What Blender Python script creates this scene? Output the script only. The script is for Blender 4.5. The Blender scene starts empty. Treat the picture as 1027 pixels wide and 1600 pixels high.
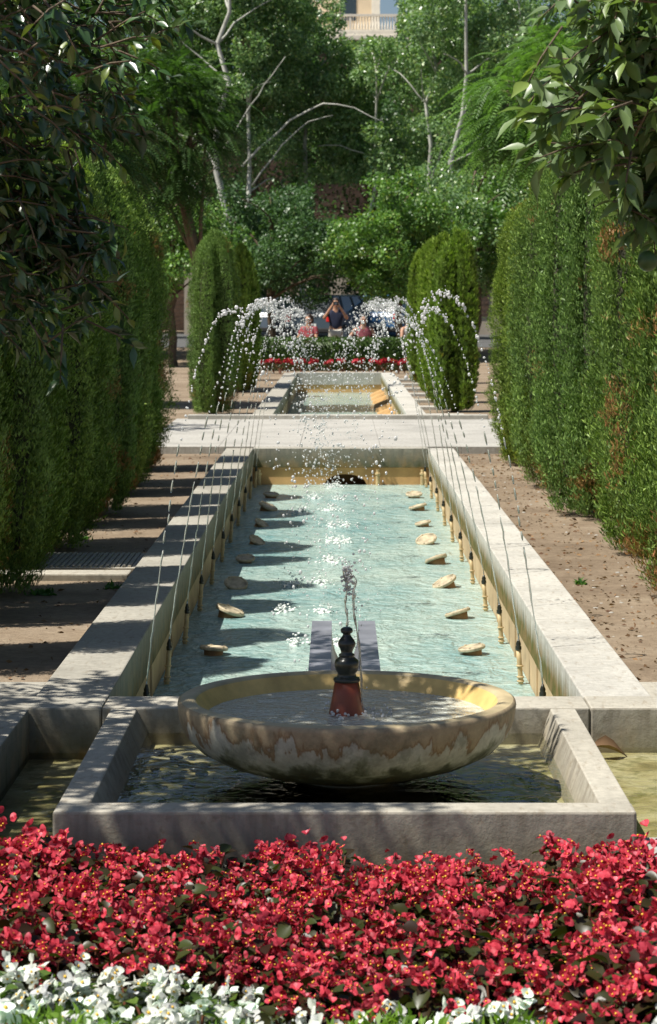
import bpy, bmesh, math, random
import numpy as np
from mathutils import Vector, Matrix, Euler

random.seed(7)
RG = np.random.default_rng(11)
R = math.radians
sc = bpy.context.scene
COL = sc.collection
PI = math.pi

# ------------------------------------------------------------------ helpers
class MB:
    def __init__(s): s.v = []; s.f = []; s.m = []
    def add(s, vs, fs, mi=0):
        b = len(s.v); s.v += [tuple(v) for v in vs]
        s.f += [tuple(b + i for i in f) for f in fs]; s.m += [mi] * len(fs)
    def box(s, x0, x1, y0, y1, z0, z1, mi=0):
        s.add([(x0,y0,z0),(x1,y0,z0),(x1,y1,z0),(x0,y1,z0),(x0,y0,z1),(x1,y0,z1),(x1,y1,z1),(x0,y1,z1)],
              [(3,2,1,0),(4,5,6,7),(0,1,5,4),(1,2,6,5),(2,3,7,6),(3,0,4,7)], mi)
    def hexa(s, b, t, mi=0):
        s.add(list(b) + list(t), [(3,2,1,0),(4,5,6,7),(0,1,5,4),(1,2,6,5),(2,3,7,6),(3,0,4,7)], mi)
    def tube(s, pts, rad, n=8, mi=0, cap=True):
        pts = [Vector(p) for p in pts]; k = len(pts)
        if not hasattr(rad, '__len__'): rad = [rad] * k
        vs = []; fs = []; a = None
        for i, p in enumerate(pts):
            d = (pts[min(i+1,k-1)] - pts[max(i-1,0)])
            if d.length < 1e-9: d = Vector((0,0,1))
            d.normalize()
            if a is None:
                a = d.orthogonal().normalized()
            else:
                a = (a - d * a.dot(d))
                if a.length < 1e-6: a = d.orthogonal()
                a.normalize()
            b = d.cross(a)
            for j in range(n):
                t = 2*PI*j/n
                vs.append(p + (a*math.cos(t) + b*math.sin(t)) * rad[i])
        for i in range(k-1):
            for j in range(n):
                j2 = (j+1) % n
                fs.append((i*n+j, i*n+j2, (i+1)*n+j2, (i+1)*n+j))
        if cap:
            fs.append(tuple(reversed(range(n)))); fs.append(tuple(range((k-1)*n, k*n)))
        s.add(vs, fs, mi)
    def lathe(s, prof, n=24, c=(0,0,0), mi=0, cap0=True, cap1=True):
        vs = []; fs = []; k = len(prof)
        for r, z in prof:
            for j in range(n):
                t = 2*PI*j/n
                vs.append((c[0]+r*math.cos(t), c[1]+r*math.sin(t), c[2]+z))
        for i in range(k-1):
            for j in range(n):
                j2 = (j+1) % n
                fs.append((i*n+j, i*n+j2, (i+1)*n+j2, (i+1)*n+j))
        if cap0: fs.append(tuple(reversed(range(n))))
        if cap1: fs.append(tuple(range((k-1)*n, k*n)))
        s.add(vs, fs, mi)
    def mesh(s, name, mats, smooth=False):
        me = bpy.data.meshes.new(name); me.from_pydata(s.v, [], s.f)
        for m in mats: me.materials.append(m)
        me.polygons.foreach_set('material_index', s.m)
        if smooth: me.polygons.foreach_set('use_smooth', [True]*len(s.f))
        me.update(); return me
    def build(s, name, mats, parent=None, smooth=False, bevel=0):
        if not isinstance(mats, (list, tuple)): mats = [mats]
        o = link(name, s.mesh(name, mats, smooth), parent)
        if bevel:
            b = o.modifiers.new('bevel', 'BEVEL'); b.width = bevel; b.segments = 2; b.limit_method = 'ANGLE'
        return o

def link(name, me, parent=None, loc=None, rot=None, scale=None):
    o = bpy.data.objects.new(name, me); COL.objects.link(o)
    if parent: o.parent = parent
    if loc is not None: o.location = loc
    if rot is not None: o.rotation_euler = rot
    if scale is not None: o.scale = scale
    return o
def tag(o, label=None, cat=None, group=None, kind=None):
    if label: o['label'] = label
    if cat: o['category'] = cat
    if group: o['group'] = group
    if kind: o['kind'] = kind
    return o
def thing(name, label, cat, loc=(0,0,0), rz=0, group=None):
    o = bpy.data.objects.new(name, None); COL.objects.link(o)
    o.location = loc; o.rotation_euler = (0,0,rz); o.empty_display_size = .1
    return tag(o, label, cat, group)

def npmesh(name, V, Q, mats, midx=None, smooth=False, attr=None):
    V = np.asarray(V, np.float32); Q = np.asarray(Q, np.int32)
    me = bpy.data.meshes.new(name)
    me.vertices.add(len(V)); me.vertices.foreach_set('co', V.ravel())
    n = Q.shape[1]
    me.loops.add(Q.size); me.loops.foreach_set('vertex_index', Q.ravel())
    me.polygons.add(len(Q))
    me.polygons.foreach_set('loop_start', np.arange(0, Q.size, n, dtype=np.int32))
    me.polygons.foreach_set('loop_total', np.full(len(Q), n, np.int32))
    for m in mats: me.materials.append(m)
    if midx is not None: me.polygons.foreach_set('material_index', np.asarray(midx, np.int32))
    if smooth: me.polygons.foreach_set('use_smooth', np.ones(len(Q), bool))
    me.update(calc_edges=True)
    if attr is not None:
        a = me.attributes.new('dry', 'FLOAT', 'POINT'); a.data.foreach_set('value', np.asarray(attr, np.float32))
    me.validate()
    return me

def unit(a):
    return a / np.maximum(np.linalg.norm(a, axis=-1, keepdims=True), 1e-9)
def rdir(n): return unit(RG.normal(size=(n,3)))

def leaves(P, D, N, L, W, droop=.15, fold=.0):
    """rhombic leaves as one quad each"""
    D = unit(D); S = unit(np.cross(D, N)); N = unit(np.cross(S, D))
    L = np.asarray(L)[:,None]; W = np.asarray(W)[:,None]
    V = np.stack([P, P + D*L*.5 + S*W*.5 + N*L*.04, P + D*L - N*L*droop, P + D*L*.5 - S*W*.5 + N*L*.04], 1)
    n = len(P)
    return V.reshape(-1,3), np.arange(4*n).reshape(n,4)

def fine_leaves(P, D, N, L, W, curl=.25, fold=.22, prof=(.04,.62,1.,.8,.3,.02)):
    """folded, curved, pointed leaves: 3 columns of stations"""
    D = unit(D); S = unit(np.cross(D, N)); N = unit(np.cross(S, D))
    n = len(P); k = len(prof); L = np.asarray(L)[:,None]; W = np.asarray(W)[:,None]
    curl = np.asarray(curl)
    if curl.ndim == 0: curl = np.full(n, float(curl))
    curl = curl[:,None]
    V = np.zeros((n,k,3,3))
    for i, w in enumerate(prof):
        t = i/(k-1)
        c = P + D*L*(t) - N*L*curl*t*t
        V[:,i,1] = c
        V[:,i,0] = c + S*W*.5*w + N*W*.5*w*fold*2
        V[:,i,2] = c - S*W*.5*w + N*W*.5*w*fold*2
    q = []
    for i in range(k-1):
        for j in range(2):
            a = i*3+j; q.append((a, a+1, a+4, a+3))
    q = np.array(q)
    Q = (q[None] + (np.arange(n)*k*3)[:,None,None]).reshape(-1,4)
    return V.reshape(-1,3), Q

def join_np(parts):
    Vs = []; Qs = []; ms = []; b = 0
    for p in parts:
        V, Q = p[0], p[1]; m = p[2] if len(p) > 2 else 0
        Vs.append(V); Qs.append(Q + b); ms.append(np.full(len(Q), m)); b += len(V)
    return np.concatenate(Vs), np.concatenate(Qs), np.concatenate(ms)

# icosphere template
def ico(sub):
    bm = bmesh.new(); bmesh.ops.create_icosphere(bm, subdivisions=sub, radius=1)
    V = np.array([v.co[:] for v in bm.verts]); F = np.array([[v.index for v in f.verts] for f in bm.faces]); bm.free()
    return V, F
ICO1 = ico(1); ICO2 = ico(2)
def blobs(C, Rr, tpl=ICO1, stretch=None):
    V0, F0 = tpl; n = len(C); Rr = np.asarray(Rr).reshape(n,1,-1)
    V = C[:,None,:] + V0[None]*Rr
    F = F0[None] + (np.arange(n)*len(V0))[:,None,None]
    return V.reshape(-1,3), F.reshape(-1,3)

# ------------------------------------------------------------------ materials
class NT:
    def __init__(s, name):
        s.m = bpy.data.materials.new(name); s.m.use_nodes = True
        s.t = s.m.node_tree; s.t.nodes.clear(); s.out = s.n('ShaderNodeOutputMaterial')
    def n(s, typ, **kw):
        x = s.t.nodes.new(typ)
        for k, v in kw.items():
            if k.startswith('i_'): x.inputs[k[2:].replace('_',' ')].default_value = v
            else: setattr(x, k, v)
        return x
    def l(s, a, b): s.t.links.new(a, b)
    def noise(s, scale, detail=3, vec=None, rough=.55, dist=0):
        x = s.n('ShaderNodeTexNoise'); x.inputs['Scale'].default_value = scale
        x.inputs['Detail'].default_value = detail; x.inputs['Roughness'].default_value = rough
        x.inputs['Distortion'].default_value = dist
        if vec is not None: s.l(vec, x.inputs['Vector'])
        return x.outputs['Fac']
    def ramp(s, fac, stops, interp='LINEAR'):
        x = s.n('ShaderNodeValToRGB'); x.color_ramp.interpolation = interp
        e = x.color_ramp.elements
        while len(e) < len(stops): e.new(.5)
        for q, (p, c) in zip(e, stops):
            q.position = p; q.color = (*c, 1) if len(c) == 3 else c
        s.l(fac, x.inputs['Fac']); return x.outputs['Color']
    def mix(s, fac, a, b, mode='MIX'):
        x = s.n('ShaderNodeMix', data_type='RGBA', blend_type=mode)
        for sock, v in ((x.inputs[0], fac), (x.inputs[6], a), (x.inputs[7], b)):
            if isinstance(v, (int, float)): sock.default_value = v
            elif isinstance(v, tuple): sock.default_value = (*v, 1) if len(v) == 3 else v
            else: s.l(v, sock)
        return x.outputs[2]
    def math(s, op, a, b=None, c=None, clamp=False):
        x = s.n('ShaderNodeMath', operation=op, use_clamp=clamp)
        for i, v in enumerate((a, b, c)):
            if v is None: continue
            if isinstance(v, (int, float)): x.inputs[i].default_value = v
            else: s.l(v, x.inputs[i])
        return x.outputs[0]
    def coord(s, which='Object', scale=(1,1,1)):
        c = s.n('ShaderNodeTexCoord').outputs[which]
        if scale != (1,1,1):
            mp = s.n('ShaderNodeMapping'); mp.inputs['Scale'].default_value = scale; s.l(c, mp.inputs['Vector']); return mp.outputs[0]
        return c
    def sep(s, v):
        x = s.n('ShaderNodeSeparateXYZ'); s.l(v, x.inputs[0]); return x.outputs
    def bump(s, h, strength=.3, dist=.01):
        x = s.n('ShaderNodeBump'); x.inputs['Strength'].default_value = strength; x.inputs['Distance'].default_value = dist
        s.l(h, x.inputs['Height']); return x.outputs[0]
    def pbsdf(s, color, rough=.6, normal=None, spec=.5, **kw):
        p = s.n('ShaderNodeBsdfPrincipled')
        for sock, v in ((p.inputs['Base Color'], color), (p.inputs['Roughness'], rough)):
            if isinstance(v, (int, float)): sock.default_value = v
            elif isinstance(v, tuple): sock.default_value = (*v, 1)
            else: s.l(v, sock)
        p.inputs['Specular IOR Level'].default_value = spec
        for k, v in kw.items():
            p.inputs[k.replace('_', ' ')].default_value = v
        if normal is not None: s.l(normal, p.inputs['Normal'])
        return p.outputs[0]
    def done(s, surf): s.l(surf, s.out.inputs['Surface']); return s.m

def simple(name, col, rough=.6, var=.25, nscale=8, bump=.2, bdist=.005, spec=.4, **kw):
    t = NT(name); c = t.coord()
    nz = t.noise(nscale, 4, c)
    lo = tuple(x*(1-var) for x in col); hi = tuple(min(1, x*(1+var)) for x in col)
    colr = t.ramp(nz, [(.3, lo), (.7, hi)])
    b = t.bump(t.noise(nscale*4, 4, c), bump, bdist)
    return t.done(t.pbsdf(colr, rough, b, spec, **kw))

def stone(name, base=(.46,.44,.39), stain=(.30,.285,.25), moss=None, zspan=(-.25,-.02), side=.75, rosy=.15, wet=0):
    t = NT(name); c = t.coord()
    big = t.noise(1.6, 5, c, .6); fine = t.noise(28, 5, c, .7)
    stretch = t.coord('Object', (6, 1.4, 6)); grain = t.noise(6, 5, stretch, .7)
    col = t.ramp(big, [(.25, tuple(x*.72 for x in base)), (.5, base), (.75, tuple(min(1,x*1.16) for x in base))])
    pits = t.ramp(grain, [(.34, (1,1,1)), (.46, (0,0,0))])
    col = t.mix(t.math('MULTIPLY', pits, .55), col, (base[0]*.62, base[1]*.55, base[2]*.48))
    ff = t.ramp(fine, [(.3,(.78,.78,.78)),(.7,(1.1,1.1,1.1))])
    col = t.mix(1., col, ff, 'MULTIPLY')
    g = t.n('ShaderNodeNewGeometry'); nz = t.sep(g.outputs['Normal'])[2]
    vert = t.math('LESS_THAN', t.math('ABSOLUTE', nz), .5)
    streakv = t.coord('Object', (14, 14, 1.2)); st = t.noise(1., 4, streakv, .65)
    stm = t.ramp(st, [(.38,(0,0,0)),(.62,(1,1,1))])
    col = t.mix(t.math('MULTIPLY', t.math('MULTIPLY', stm, vert), side), col, stain)
    if moss:
        z = t.sep(c)[2]
        zz = t.math('ADD', z, t.math('MULTIPLY', t.math('SUBTRACT', st, .5), (zspan[1]-zspan[0])*1.5))
        mr = t.n('ShaderNodeMapRange'); t.l(zz, mr.inputs[0])
        mr.inputs[1].default_value = zspan[1]; mr.inputs[2].default_value = zspan[0]
        mm = t.math('MULTIPLY', mr.outputs[0], vert)
        mc = t.mix(t.ramp(t.noise(9, 3, c), [(.4,(0,0,0)),(.6,(1,1,1))]), moss, (.19,.13,.045))
        col = t.mix(t.math('MULTIPLY', mm, 1.), col, mc)
    h = t.math('ADD', t.math('MULTIPLY', fine, .5), t.math('MULTIPLY', grain, .8))
    return t.done(t.pbsdf(col, .85-wet*.4, t.bump(h, .45, .006), .3))

M = {}
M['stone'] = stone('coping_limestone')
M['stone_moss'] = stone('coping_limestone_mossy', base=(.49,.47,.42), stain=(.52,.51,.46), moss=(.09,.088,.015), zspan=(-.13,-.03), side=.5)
M['stone_dark'] = stone('dark_weathered_limestone', base=(.36,.34,.29), stain=(.16,.155,.12), moss=(.07,.075,.03), zspan=(-.22,.0), side=.8)  # base darker than the other limestones, with stains and moss
M['tank'] = stone('tank_limestone', base=(.43,.40,.335), stain=(.21,.185,.14), moss=(.13,.12,.055), zspan=(-.27,-.02), side=.8)
M['paving'] = stone('pale_paving', base=(.41,.395,.36), stain=(.26,.25,.22))
M['plaster'] = simple('ochre_plaster', (.52,.31,.13), .85, .2, 5, .2)
M['plaster_side'] = simple('tan_plaster', (.45,.33,.19), .85, .2, 5, .2)
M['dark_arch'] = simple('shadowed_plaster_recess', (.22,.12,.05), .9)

def dirt_mat():
    t = NT('dry_earth'); c = t.coord()
    a = t.noise(1.1, 6, c, .65); b = t.noise(22, 5, c, .75); d = t.noise(90, 3, c, .7)
    col = t.ramp(a, [(.3,(.17,.125,.085)),(.5,(.26,.20,.14)),(.72,(.35,.285,.21))])
    col = t.mix(1., col, t.ramp(b, [(.3,(.72,.70,.68)),(.7,(1.12,1.12,1.12))]), 'MULTIPLY')
    h = t.math('ADD', b, t.math('MULTIPLY', d, .5))
    return t.done(t.pbsdf(col, .95, t.bump(h, .7, .02), .2))
M['dirt'] = dirt_mat()
M['soil'] = simple('dark_bed_soil', (.06,.04,.028), .95, .4, 20, .6, .02)
M['asphalt'] = simple('asphalt', (.09,.09,.088), .9, .2, 12, .3)

def leaf_mat(name, lo, hi, rough=.42, trans=.35, spec=.5, dry=None, yellow=None, objvar=.0, sat=None):
    t = NT(name)
    g = t.n('ShaderNodeNewGeometry'); r = g.outputs['Random Per Island']
    stops = [(0, lo), (.85, hi)]
    if yellow: stops += [(.95, yellow)]
    col = t.ramp(r, stops)
    nz = t.noise(1.3, 2, t.coord())
    col = t.mix(1., col, t.ramp(nz, [(.35,(.78,.80,.80)),(.65,(1.18,1.15,1.0))]), 'MULTIPLY')
    if objvar:
        oi = t.n('ShaderNodeObjectInfo').outputs['Random']
        col = t.mix(1., col, t.ramp(oi, [(0,(1-objvar,1-objvar*.6,1.0)),(1,(1+objvar*1.3,1+objvar*.5,.75))]), 'MULTIPLY')
    if dry:
        a = t.n('ShaderNodeAttribute', attribute_name='dry').outputs['Fac']
        col = t.mix(a, col, dry)
    p = t.pbsdf(col, rough, None, spec)
    tr = t.n('ShaderNodeBsdfTranslucent')
    tc = t.mix(1., col, (1.3,1.5,.55), 'MULTIPLY'); t.l(tc, tr.inputs['Color'])
    mx = t.n('ShaderNodeMixShader'); mx.inputs[0].default_value = trans
    t.l(p, mx.inputs[1]); t.l(tr.outputs[0], mx.inputs[2])
    return t.done(mx.outputs[0])
M['cypress'] = leaf_mat('cypress_foliage', (.075,.148,.036), (.26,.385,.10), .5, .16, .35, dry=(.36,.17,.07), objvar=.14)
M['cypress_bright'] = leaf_mat('bright_cypress_foliage', (.11,.19,.03), (.27,.39,.07), .55, .25, .35, dry=(.30,.24,.05), objvar=.12)
M['citrus'] = leaf_mat('citrus_leaf_shaded', (.018,.050,.018), (.055,.12,.04), .30, .18, .8, yellow=(.16,.22,.03))  # shade of the left crown put into a darker leaf colour
M['citrus_sunlit'] = leaf_mat('citrus_leaf_sunny', (.085,.14,.06), (.17,.25,.11), .40, .3, .7, yellow=(.17,.24,.05))  # lighter copy with sunlight put into the leaf colour
M['poplar'] = leaf_mat('poplar_leaf', (.08,.17,.06), (.27,.41,.20), .34, .3, .7, yellow=(.32,.40,.17))
M['broad'] = leaf_mat('broadleaf_foliage', (.065,.15,.035), (.18,.33,.085), .4, .3, .55, yellow=(.2,.26,.05))
M['deep'] = leaf_mat('evergreen_foliage', (.035,.085,.032), (.10,.19,.07), .42, .25, .5)
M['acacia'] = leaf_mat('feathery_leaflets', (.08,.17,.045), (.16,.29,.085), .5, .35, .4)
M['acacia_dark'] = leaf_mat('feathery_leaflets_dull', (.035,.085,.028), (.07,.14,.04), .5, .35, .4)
M['boxhedge'] = leaf_mat('box_hedge_leaf', (.035,.08,.02), (.09,.16,.035), .45, .25, .5)
M['begonia'] = leaf_mat('bronze_begonia_leaf', (.030,.014,.008), (.045,.060,.014), .38, .2, .35)
M['begonia_green'] = leaf_mat('green_begonia_leaf', (.05,.10,.02), (.13,.2,.04), .25, .25, .7)
M['fringe'] = leaf_mat('bright_ground_cover_leaf', (.10,.2,.025), (.2,.34,.05), .5, .4, .4)
M['weed'] = leaf_mat('weed_leaf', (.05,.14,.03), (.10,.22,.05), .5, .35, .4)
M['fallen'] = leaf_mat('fallen_leaf', (.10,.05,.03), (.26,.16,.09), .8, .1, .2)

def petal(name, a, b):
    t = NT(name); r = t.n('ShaderNodeNewGeometry').outputs['Random Per Island']
    col = t.ramp(r, [(0, a), (.75, b), (1, tuple(min(.95,x+.16) for x in b))])  # palest petals, picked at random, imitate sun highlights
    oi = t.n('ShaderNodeObjectInfo').outputs['Random']
    col = t.mix(1., col, t.ramp(oi, [(0,(.62,.62,.68)),(.5,(.95,.95,.95)),(1,(1.15,1.3,1.25))]), 'MULTIPLY')
    p = t.pbsdf(col, .5, None, .3)
    tr = t.n('ShaderNodeBsdfTranslucent'); t.l(col, tr.inputs['Color'])
    mx = t.n('ShaderNodeMixShader'); mx.inputs[0].default_value = .3
    t.l(p, mx.inputs[1]); t.l(tr.outputs[0], mx.inputs[2]); return t.done(mx.outputs[0])
M['red'] = petal('crimson_petal', (.38,.008,.024), (.86,.10,.145))
M['white'] = petal('white_petal', (.72,.75,.66), (.86,.87,.80))
M['stamen'] = simple('yellow_stamen', (.80,.48,.05), .6, .1)
M['stem'] = simple('reddish_stem', (.20,.07,.04), .5, .2)
M['twiggy'] = simple('dry_inner_twigs', (.055,.055,.03), .9, .5, 30, .6, .02)
M['bark_white'] = simple('white_poplar_bark', (.42,.42,.37), .75, .35, 3, .4, .02)
M['bark'] = simple('brown_bark', (.13,.095,.065), .9, .3, 6, .6, .03)
M['twig'] = simple('pale_twig', (.34,.29,.22), .8, .3, 6, .4)
M['fruit'] = simple('unripe_green_citrus', (.05,.10,.03), .4, .2, 30, .2)
M['metal_black'] = simple('dark_bronze', (.018,.020,.014), .28, .3, 20, .2, .002, .6)
M['terracotta'] = simple('terracotta', (.24,.055,.028), .35, .2, 10, .2)
M['pipe'] = simple('cream_ceramic_pipe', (.50,.38,.20), .5, .3, 12, .2)
M['lamp'] = simple('cream_lamp_housing', (.44,.37,.25), .6, .4, 18, .4, .004)
M['lamp_in'] = simple('lamp_underside', (.30,.17,.08), .6, .2)
M['slate'] = simple('grey_blue_wet_slate', (.20,.205,.23), .35, .3, 7, .3, .004, .6)

def bowl_out():
    t = NT('bowl_weathered_outside'); c = t.coord()
    st = t.noise(1., 5, t.coord('Object', (9,9,2.2)), .62)
    st2 = t.noise(1., 4, t.coord('Object', (26,26,3)), .6)
    z = t.sep(c)[2]
    v = t.math('ADD', z, t.math('ADD', t.math('MULTIPLY', t.math('SUBTRACT', st, .5), .34), t.math('MULTIPLY', t.math('SUBTRACT', st2, .5), .05)))
    mr = t.n('ShaderNodeMapRange'); t.l(v, mr.inputs[0]); mr.inputs[1].default_value = -.06; mr.inputs[2].default_value = .18
    col = t.ramp(mr.outputs[0], [(.0,(.16,.125,.055)),(.12,(.07,.065,.035)),(.28,(.10,.105,.07)),(.38,(.26,.27,.20)),(.48,(.50,.50,.43)),(.66,(.44,.42,.35)),(.70,(.24,.15,.08)),(.78,(.35,.27,.17)),(1.,(.38,.30,.19))])
    f = t.noise(30, 5, c, .7)
    pt = t.ramp(t.noise(7, 5, c, .7), [(.50,(0,0,0)),(.60,(1,1,1))])
    col = t.mix(t.math('MULTIPLY', pt, .45), col, (.11,.12,.08))
    col = t.mix(1., col, t.ramp(f, [(.3,(.75,.75,.75)),(.7,(1.15,1.15,1.15))]), 'MULTIPLY')
    return t.done(t.pbsdf(col, .6, t.bump(f, .35, .006), .4))
M['bowl_out'] = bowl_out()
M['bowl_rim'] = simple('bowl_rim_stone', (.42,.34,.20), .5, .25, 9, .3)
M['bowl_in'] = simple('bowl_ochre_inside', (.62,.43,.16), .45, .25, 9, .2)

def pool_water(name, a, b, cmul=1., bs=.5, foam=.0, scale=1., rough=.06):
    t = NT(name); c = t.coord()
    n1 = t.noise(1.1*scale, 4, t.coord('Object', (1.,.55,1)), .6)
    n2 = t.noise(14*scale, 4, c, .6, .6)
    col = t.ramp(n1, [(.32, a), (.66, b)])
    ca = t.ramp(n2, [(.46,(0,0,0)),(.60,(1,1,1))])
    col = t.mix(t.math('MULTIPLY', ca, .28), col, (.66,.74,.66))  # bright caustic light painted into the water colour
    w1 = t.noise(5.5*scale, 3, t.coord('Object', (1,.8,1)), .6, .8); w2 = t.noise(19*scale, 3, c, .6, .5)
    h = t.math('ADD', w1, t.math('MULTIPLY', w2, .35))
    if foam:
        fz = t.ramp(t.noise(4*scale, 5, c, .7, 1.5), [(.52,(0,0,0)),(.66,(1,1,1))])
        col = t.mix(t.math('MULTIPLY', fz, foam), col, (.74,.75,.70))  # foam patches that also stand in for glints
    return t.done(t.pbsdf(col, rough, t.bump(h, bs, .045), .5, IOR=1.33))
M['water_pool'] = pool_water('pool_water', (.16,.31,.31), (.38,.48,.42), bs=1.4, rough=.2)
M['water_far'] = pool_water('far_pool_water', (.27,.42,.40), (.44,.56,.50), bs=.6)
M['water_bowl'] = pool_water('bowl_water', (.42,.44,.40), (.62,.60,.50), bs=1., foam=.45, scale=2.2)  # pale colour and foam raised to imitate glints and lit dapples

def clear_water(name, tint):
    t = NT(name); c = t.coord()
    w = t.math('ADD', t.noise(7, 3, c, .6, .6), t.math('MULTIPLY', t.noise(24, 2, c), .3))
    nb = t.bump(w, .5, .02)
    gl = t.n('ShaderNodeBsdfGlossy'); gl.inputs['Roughness'].default_value = .04; t.l(nb, gl.inputs['Normal'])
    tr = t.n('ShaderNodeBsdfTransparent'); tr.inputs['Color'].default_value = (*tint, 1)
    fr = t.n('ShaderNodeFresnel'); fr.inputs['IOR'].default_value = 1.33; t.l(nb, fr.inputs['Normal'])
    mx = t.n('ShaderNodeMixShader'); t.l(fr.outputs[0], mx.inputs[0]); t.l(tr.outputs[0], mx.inputs[1]); t.l(gl.outputs[0], mx.inputs[2])
    return t.done(mx.outputs[0])
M['water_clear'] = clear_water('clear_shallow_water', (.90,.92,.84))

def algae_floor():
    t = NT('algae_stained_floor'); c = t.coord()
    a = t.noise(3.2, 5, c, .65, .8); b = t.noise(11, 5, c, .7)
    col = t.ramp(a, [(.30,(.10,.085,.03)),(.40,(.26,.21,.09)),(.52,(.42,.36,.20)),(.72,(.56,.51,.37))])
    col = t.mix(t.math('MULTIPLY', t.ramp(b, [(.5,(0,0,0)),(.62,(1,1,1))]), .6), col, (.12,.12,.03))
    return t.done(t.pbsdf(col, .7, t.bump(b, .5, .01), .4))
M['algae'] = algae_floor()
M['pebble'] = simple('dark_wet_pebble', (.035,.032,.025), .25, .4, 20, .2)

def drop_mat():
    t = NT('falling_water'); g = t.n('ShaderNodeBsdfGlass'); g.inputs['IOR'].default_value = 1.33; g.inputs['Roughness'].default_value = .03
    g.inputs['Color'].default_value = (1,1,1,1)
    p = t.pbsdf((1.,1.,1.), .10, None, 1.)
    tl = t.n('ShaderNodeBsdfTranslucent'); tl.inputs['Color'].default_value = (1,1,1,1)
    m1 = t.n('ShaderNodeMixShader'); m1.inputs[0].default_value = .45; t.l(p, m1.inputs[1]); t.l(tl.outputs[0], m1.inputs[2])
    mx = t.n('ShaderNodeMixShader'); mx.inputs[0].default_value = .74
    t.l(g.outputs[0], mx.inputs[1]); t.l(m1.outputs[0], mx.inputs[2]); return t.done(mx.outputs[0])
M['drop'] = drop_mat()
def stream_mat():
    t = NT('clear_stream'); g = t.n('ShaderNodeBsdfGlass'); g.inputs['IOR'].default_value = 1.33; g.inputs['Roughness'].default_value = .04
    p = t.pbsdf((.75,.78,.72), .15, None, .9)
    mx = t.n('ShaderNodeMixShader'); mx.inputs[0].default_value = .28
    t.l(g.outputs[0], mx.inputs[1]); t.l(p, mx.inputs[2]); return t.done(mx.outputs[0])
M['stream'] = stream_mat()
M['foam'] = simple('white_foam', (.80,.83,.80), .5, .1, 30, .5, .01)

# ------------------------------------------------------------------ camera
CAMZ = 1.5; F = 3500.; VX, VY = 528., 474.
def P3(px, py, Y): return Vector(((px-VX)*Y/F, Y, CAMZ-(py-VY)*Y/F))
cd = bpy.data.cameras.new('camera'); cam = bpy.data.objects.new('camera', cd); COL.objects.link(cam)
cam.location = (0, 0, CAMZ); cam.rotation_euler = (R(90), 0, 0)
cd.sensor_fit = 'VERTICAL'; cd.sensor_height = 36; cd.sensor_width = 36*1027/1600
cd.lens = F/1600*36
cd.shift_y = -(800-VY)/1600; cd.shift_x = (513.5-VX)/1600
cd.clip_start = .1; cd.clip_end = 2000
cd.dof.use_dof = True; cd.dof.focus_distance = 9.5; cd.dof.aperture_fstop = 9.5
sc.camera = cam

# ------------------------------------------------------------------ light
SUND = Vector((.53, .20, -1)).normalized()
sun = bpy.data.lights.new('sun', 'SUN'); so = bpy.data.objects.new('sun', sun); COL.objects.link(so)
sun.energy = 5.0; sun.angle = R(.5); sun.color = (1, .955, .87)
so.rotation_euler = SUND.to_track_quat('-Z', 'Y').to_euler(); so.location = (-10, -5, 30)
w = bpy.data.worlds.new('World'); sc.world = w; w.use_nodes = True
nt = w.node_tree; bg = nt.nodes['Background']
sky = nt.nodes.new('ShaderNodeTexSky'); sky.sky_type = 'NISHITA'; sky.sun_disc = False
tosun = -SUND
sky.sun_elevation = math.asin(tosun.z); sky.sun_rotation = math.atan2(tosun.x, tosun.y)
nt.links.new(sky.outputs[0], bg.inputs['Color']); bg.inputs['Strength'].default_value = .055
sc.view_settings.view_transform = 'Standard'; sc.view_settings.look = 'None'
sc.view_settings.exposure = .55; sc.view_settings.gamma = 1; sc.view_settings.use_curve_mapping = False
sc.cycles.max_bounces = 8; sc.cycles.transparent_max_bounces = 12
sc.cycles.transmission_bounces = 6; sc.cycles.diffuse_bounces = 3; sc.cycles.glossy_bounces = 3
sc.cycles.sample_clamp_indirect = 6; sc.cycles.caustics_refractive = False; sc.cycles.caustics_reflective = False
sc.cycles.use_denoising = True

# ------------------------------------------------------------------ dimensions
CX = .03
IL, IR = -.876, .936          # pool inner edges
OL, OR_ = -1.155, 1.20        # coping outer edges
Y0, Y1 = 8.55, 23.2           # first pool
Y2, Y3 = 29.2, 48.5           # second pool
WZ = -.38; WZ2 = -.43; GZ = -.08
def gz(y): return GZ if y < 57 else GZ + (min(y, 62)-57)/5*.35
# ground sheet with holes
holes = [(-1.1,1.15,8.31,23.3),(-1.1,1.15,29.0,48.7),(-60,60,6.62,8.31)]
bedhole = (-1.9,1.95,4.3,6.62)
holes = [(-1.1,1.15,8.31,23.3),(-1.1,1.15,29.0,48.7),(-1.17,2.1,6.62,8.31),bedhole]
xs = sorted({-300,-60,-20,-8,-4,4,8,20,60,300,*[h[0] for h in holes],*[h[1] for h in holes]})
ys = sorted({-80,-10,0,15,27,40,57,58,60,62,80,120,200,600,*[h[2] for h in holes],*[h[3] for h in holes]})
g = MB()
for i in range(len(xs)-1):
    for j in range(len(ys)-1):
        cx, cy = (xs[i]+xs[i+1])/2, (ys[j]+ys[j+1])/2
        if any(a<cx<b and c<cy<d for a,b,c,d in holes): continue
        g.add([(xs[i],ys[j],gz(ys[j])),(xs[i+1],ys[j],gz(ys[j])),(xs[i+1],ys[j+1],gz(ys[j+1])),(xs[i],ys[j+1],gz(ys[j+1]))],[(0,1,2,3)])
tag(g.build('ground', M['dirt']), kind='structure')
g = MB()
for a, b in ((62.3,90),): g.add([(-60,a,.276),(60,a,.276),(60,b,.276),(-60,b,.276)],[(0,1,2,3)])
tag(g.build('road', M['asphalt']), kind='structure')
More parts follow.
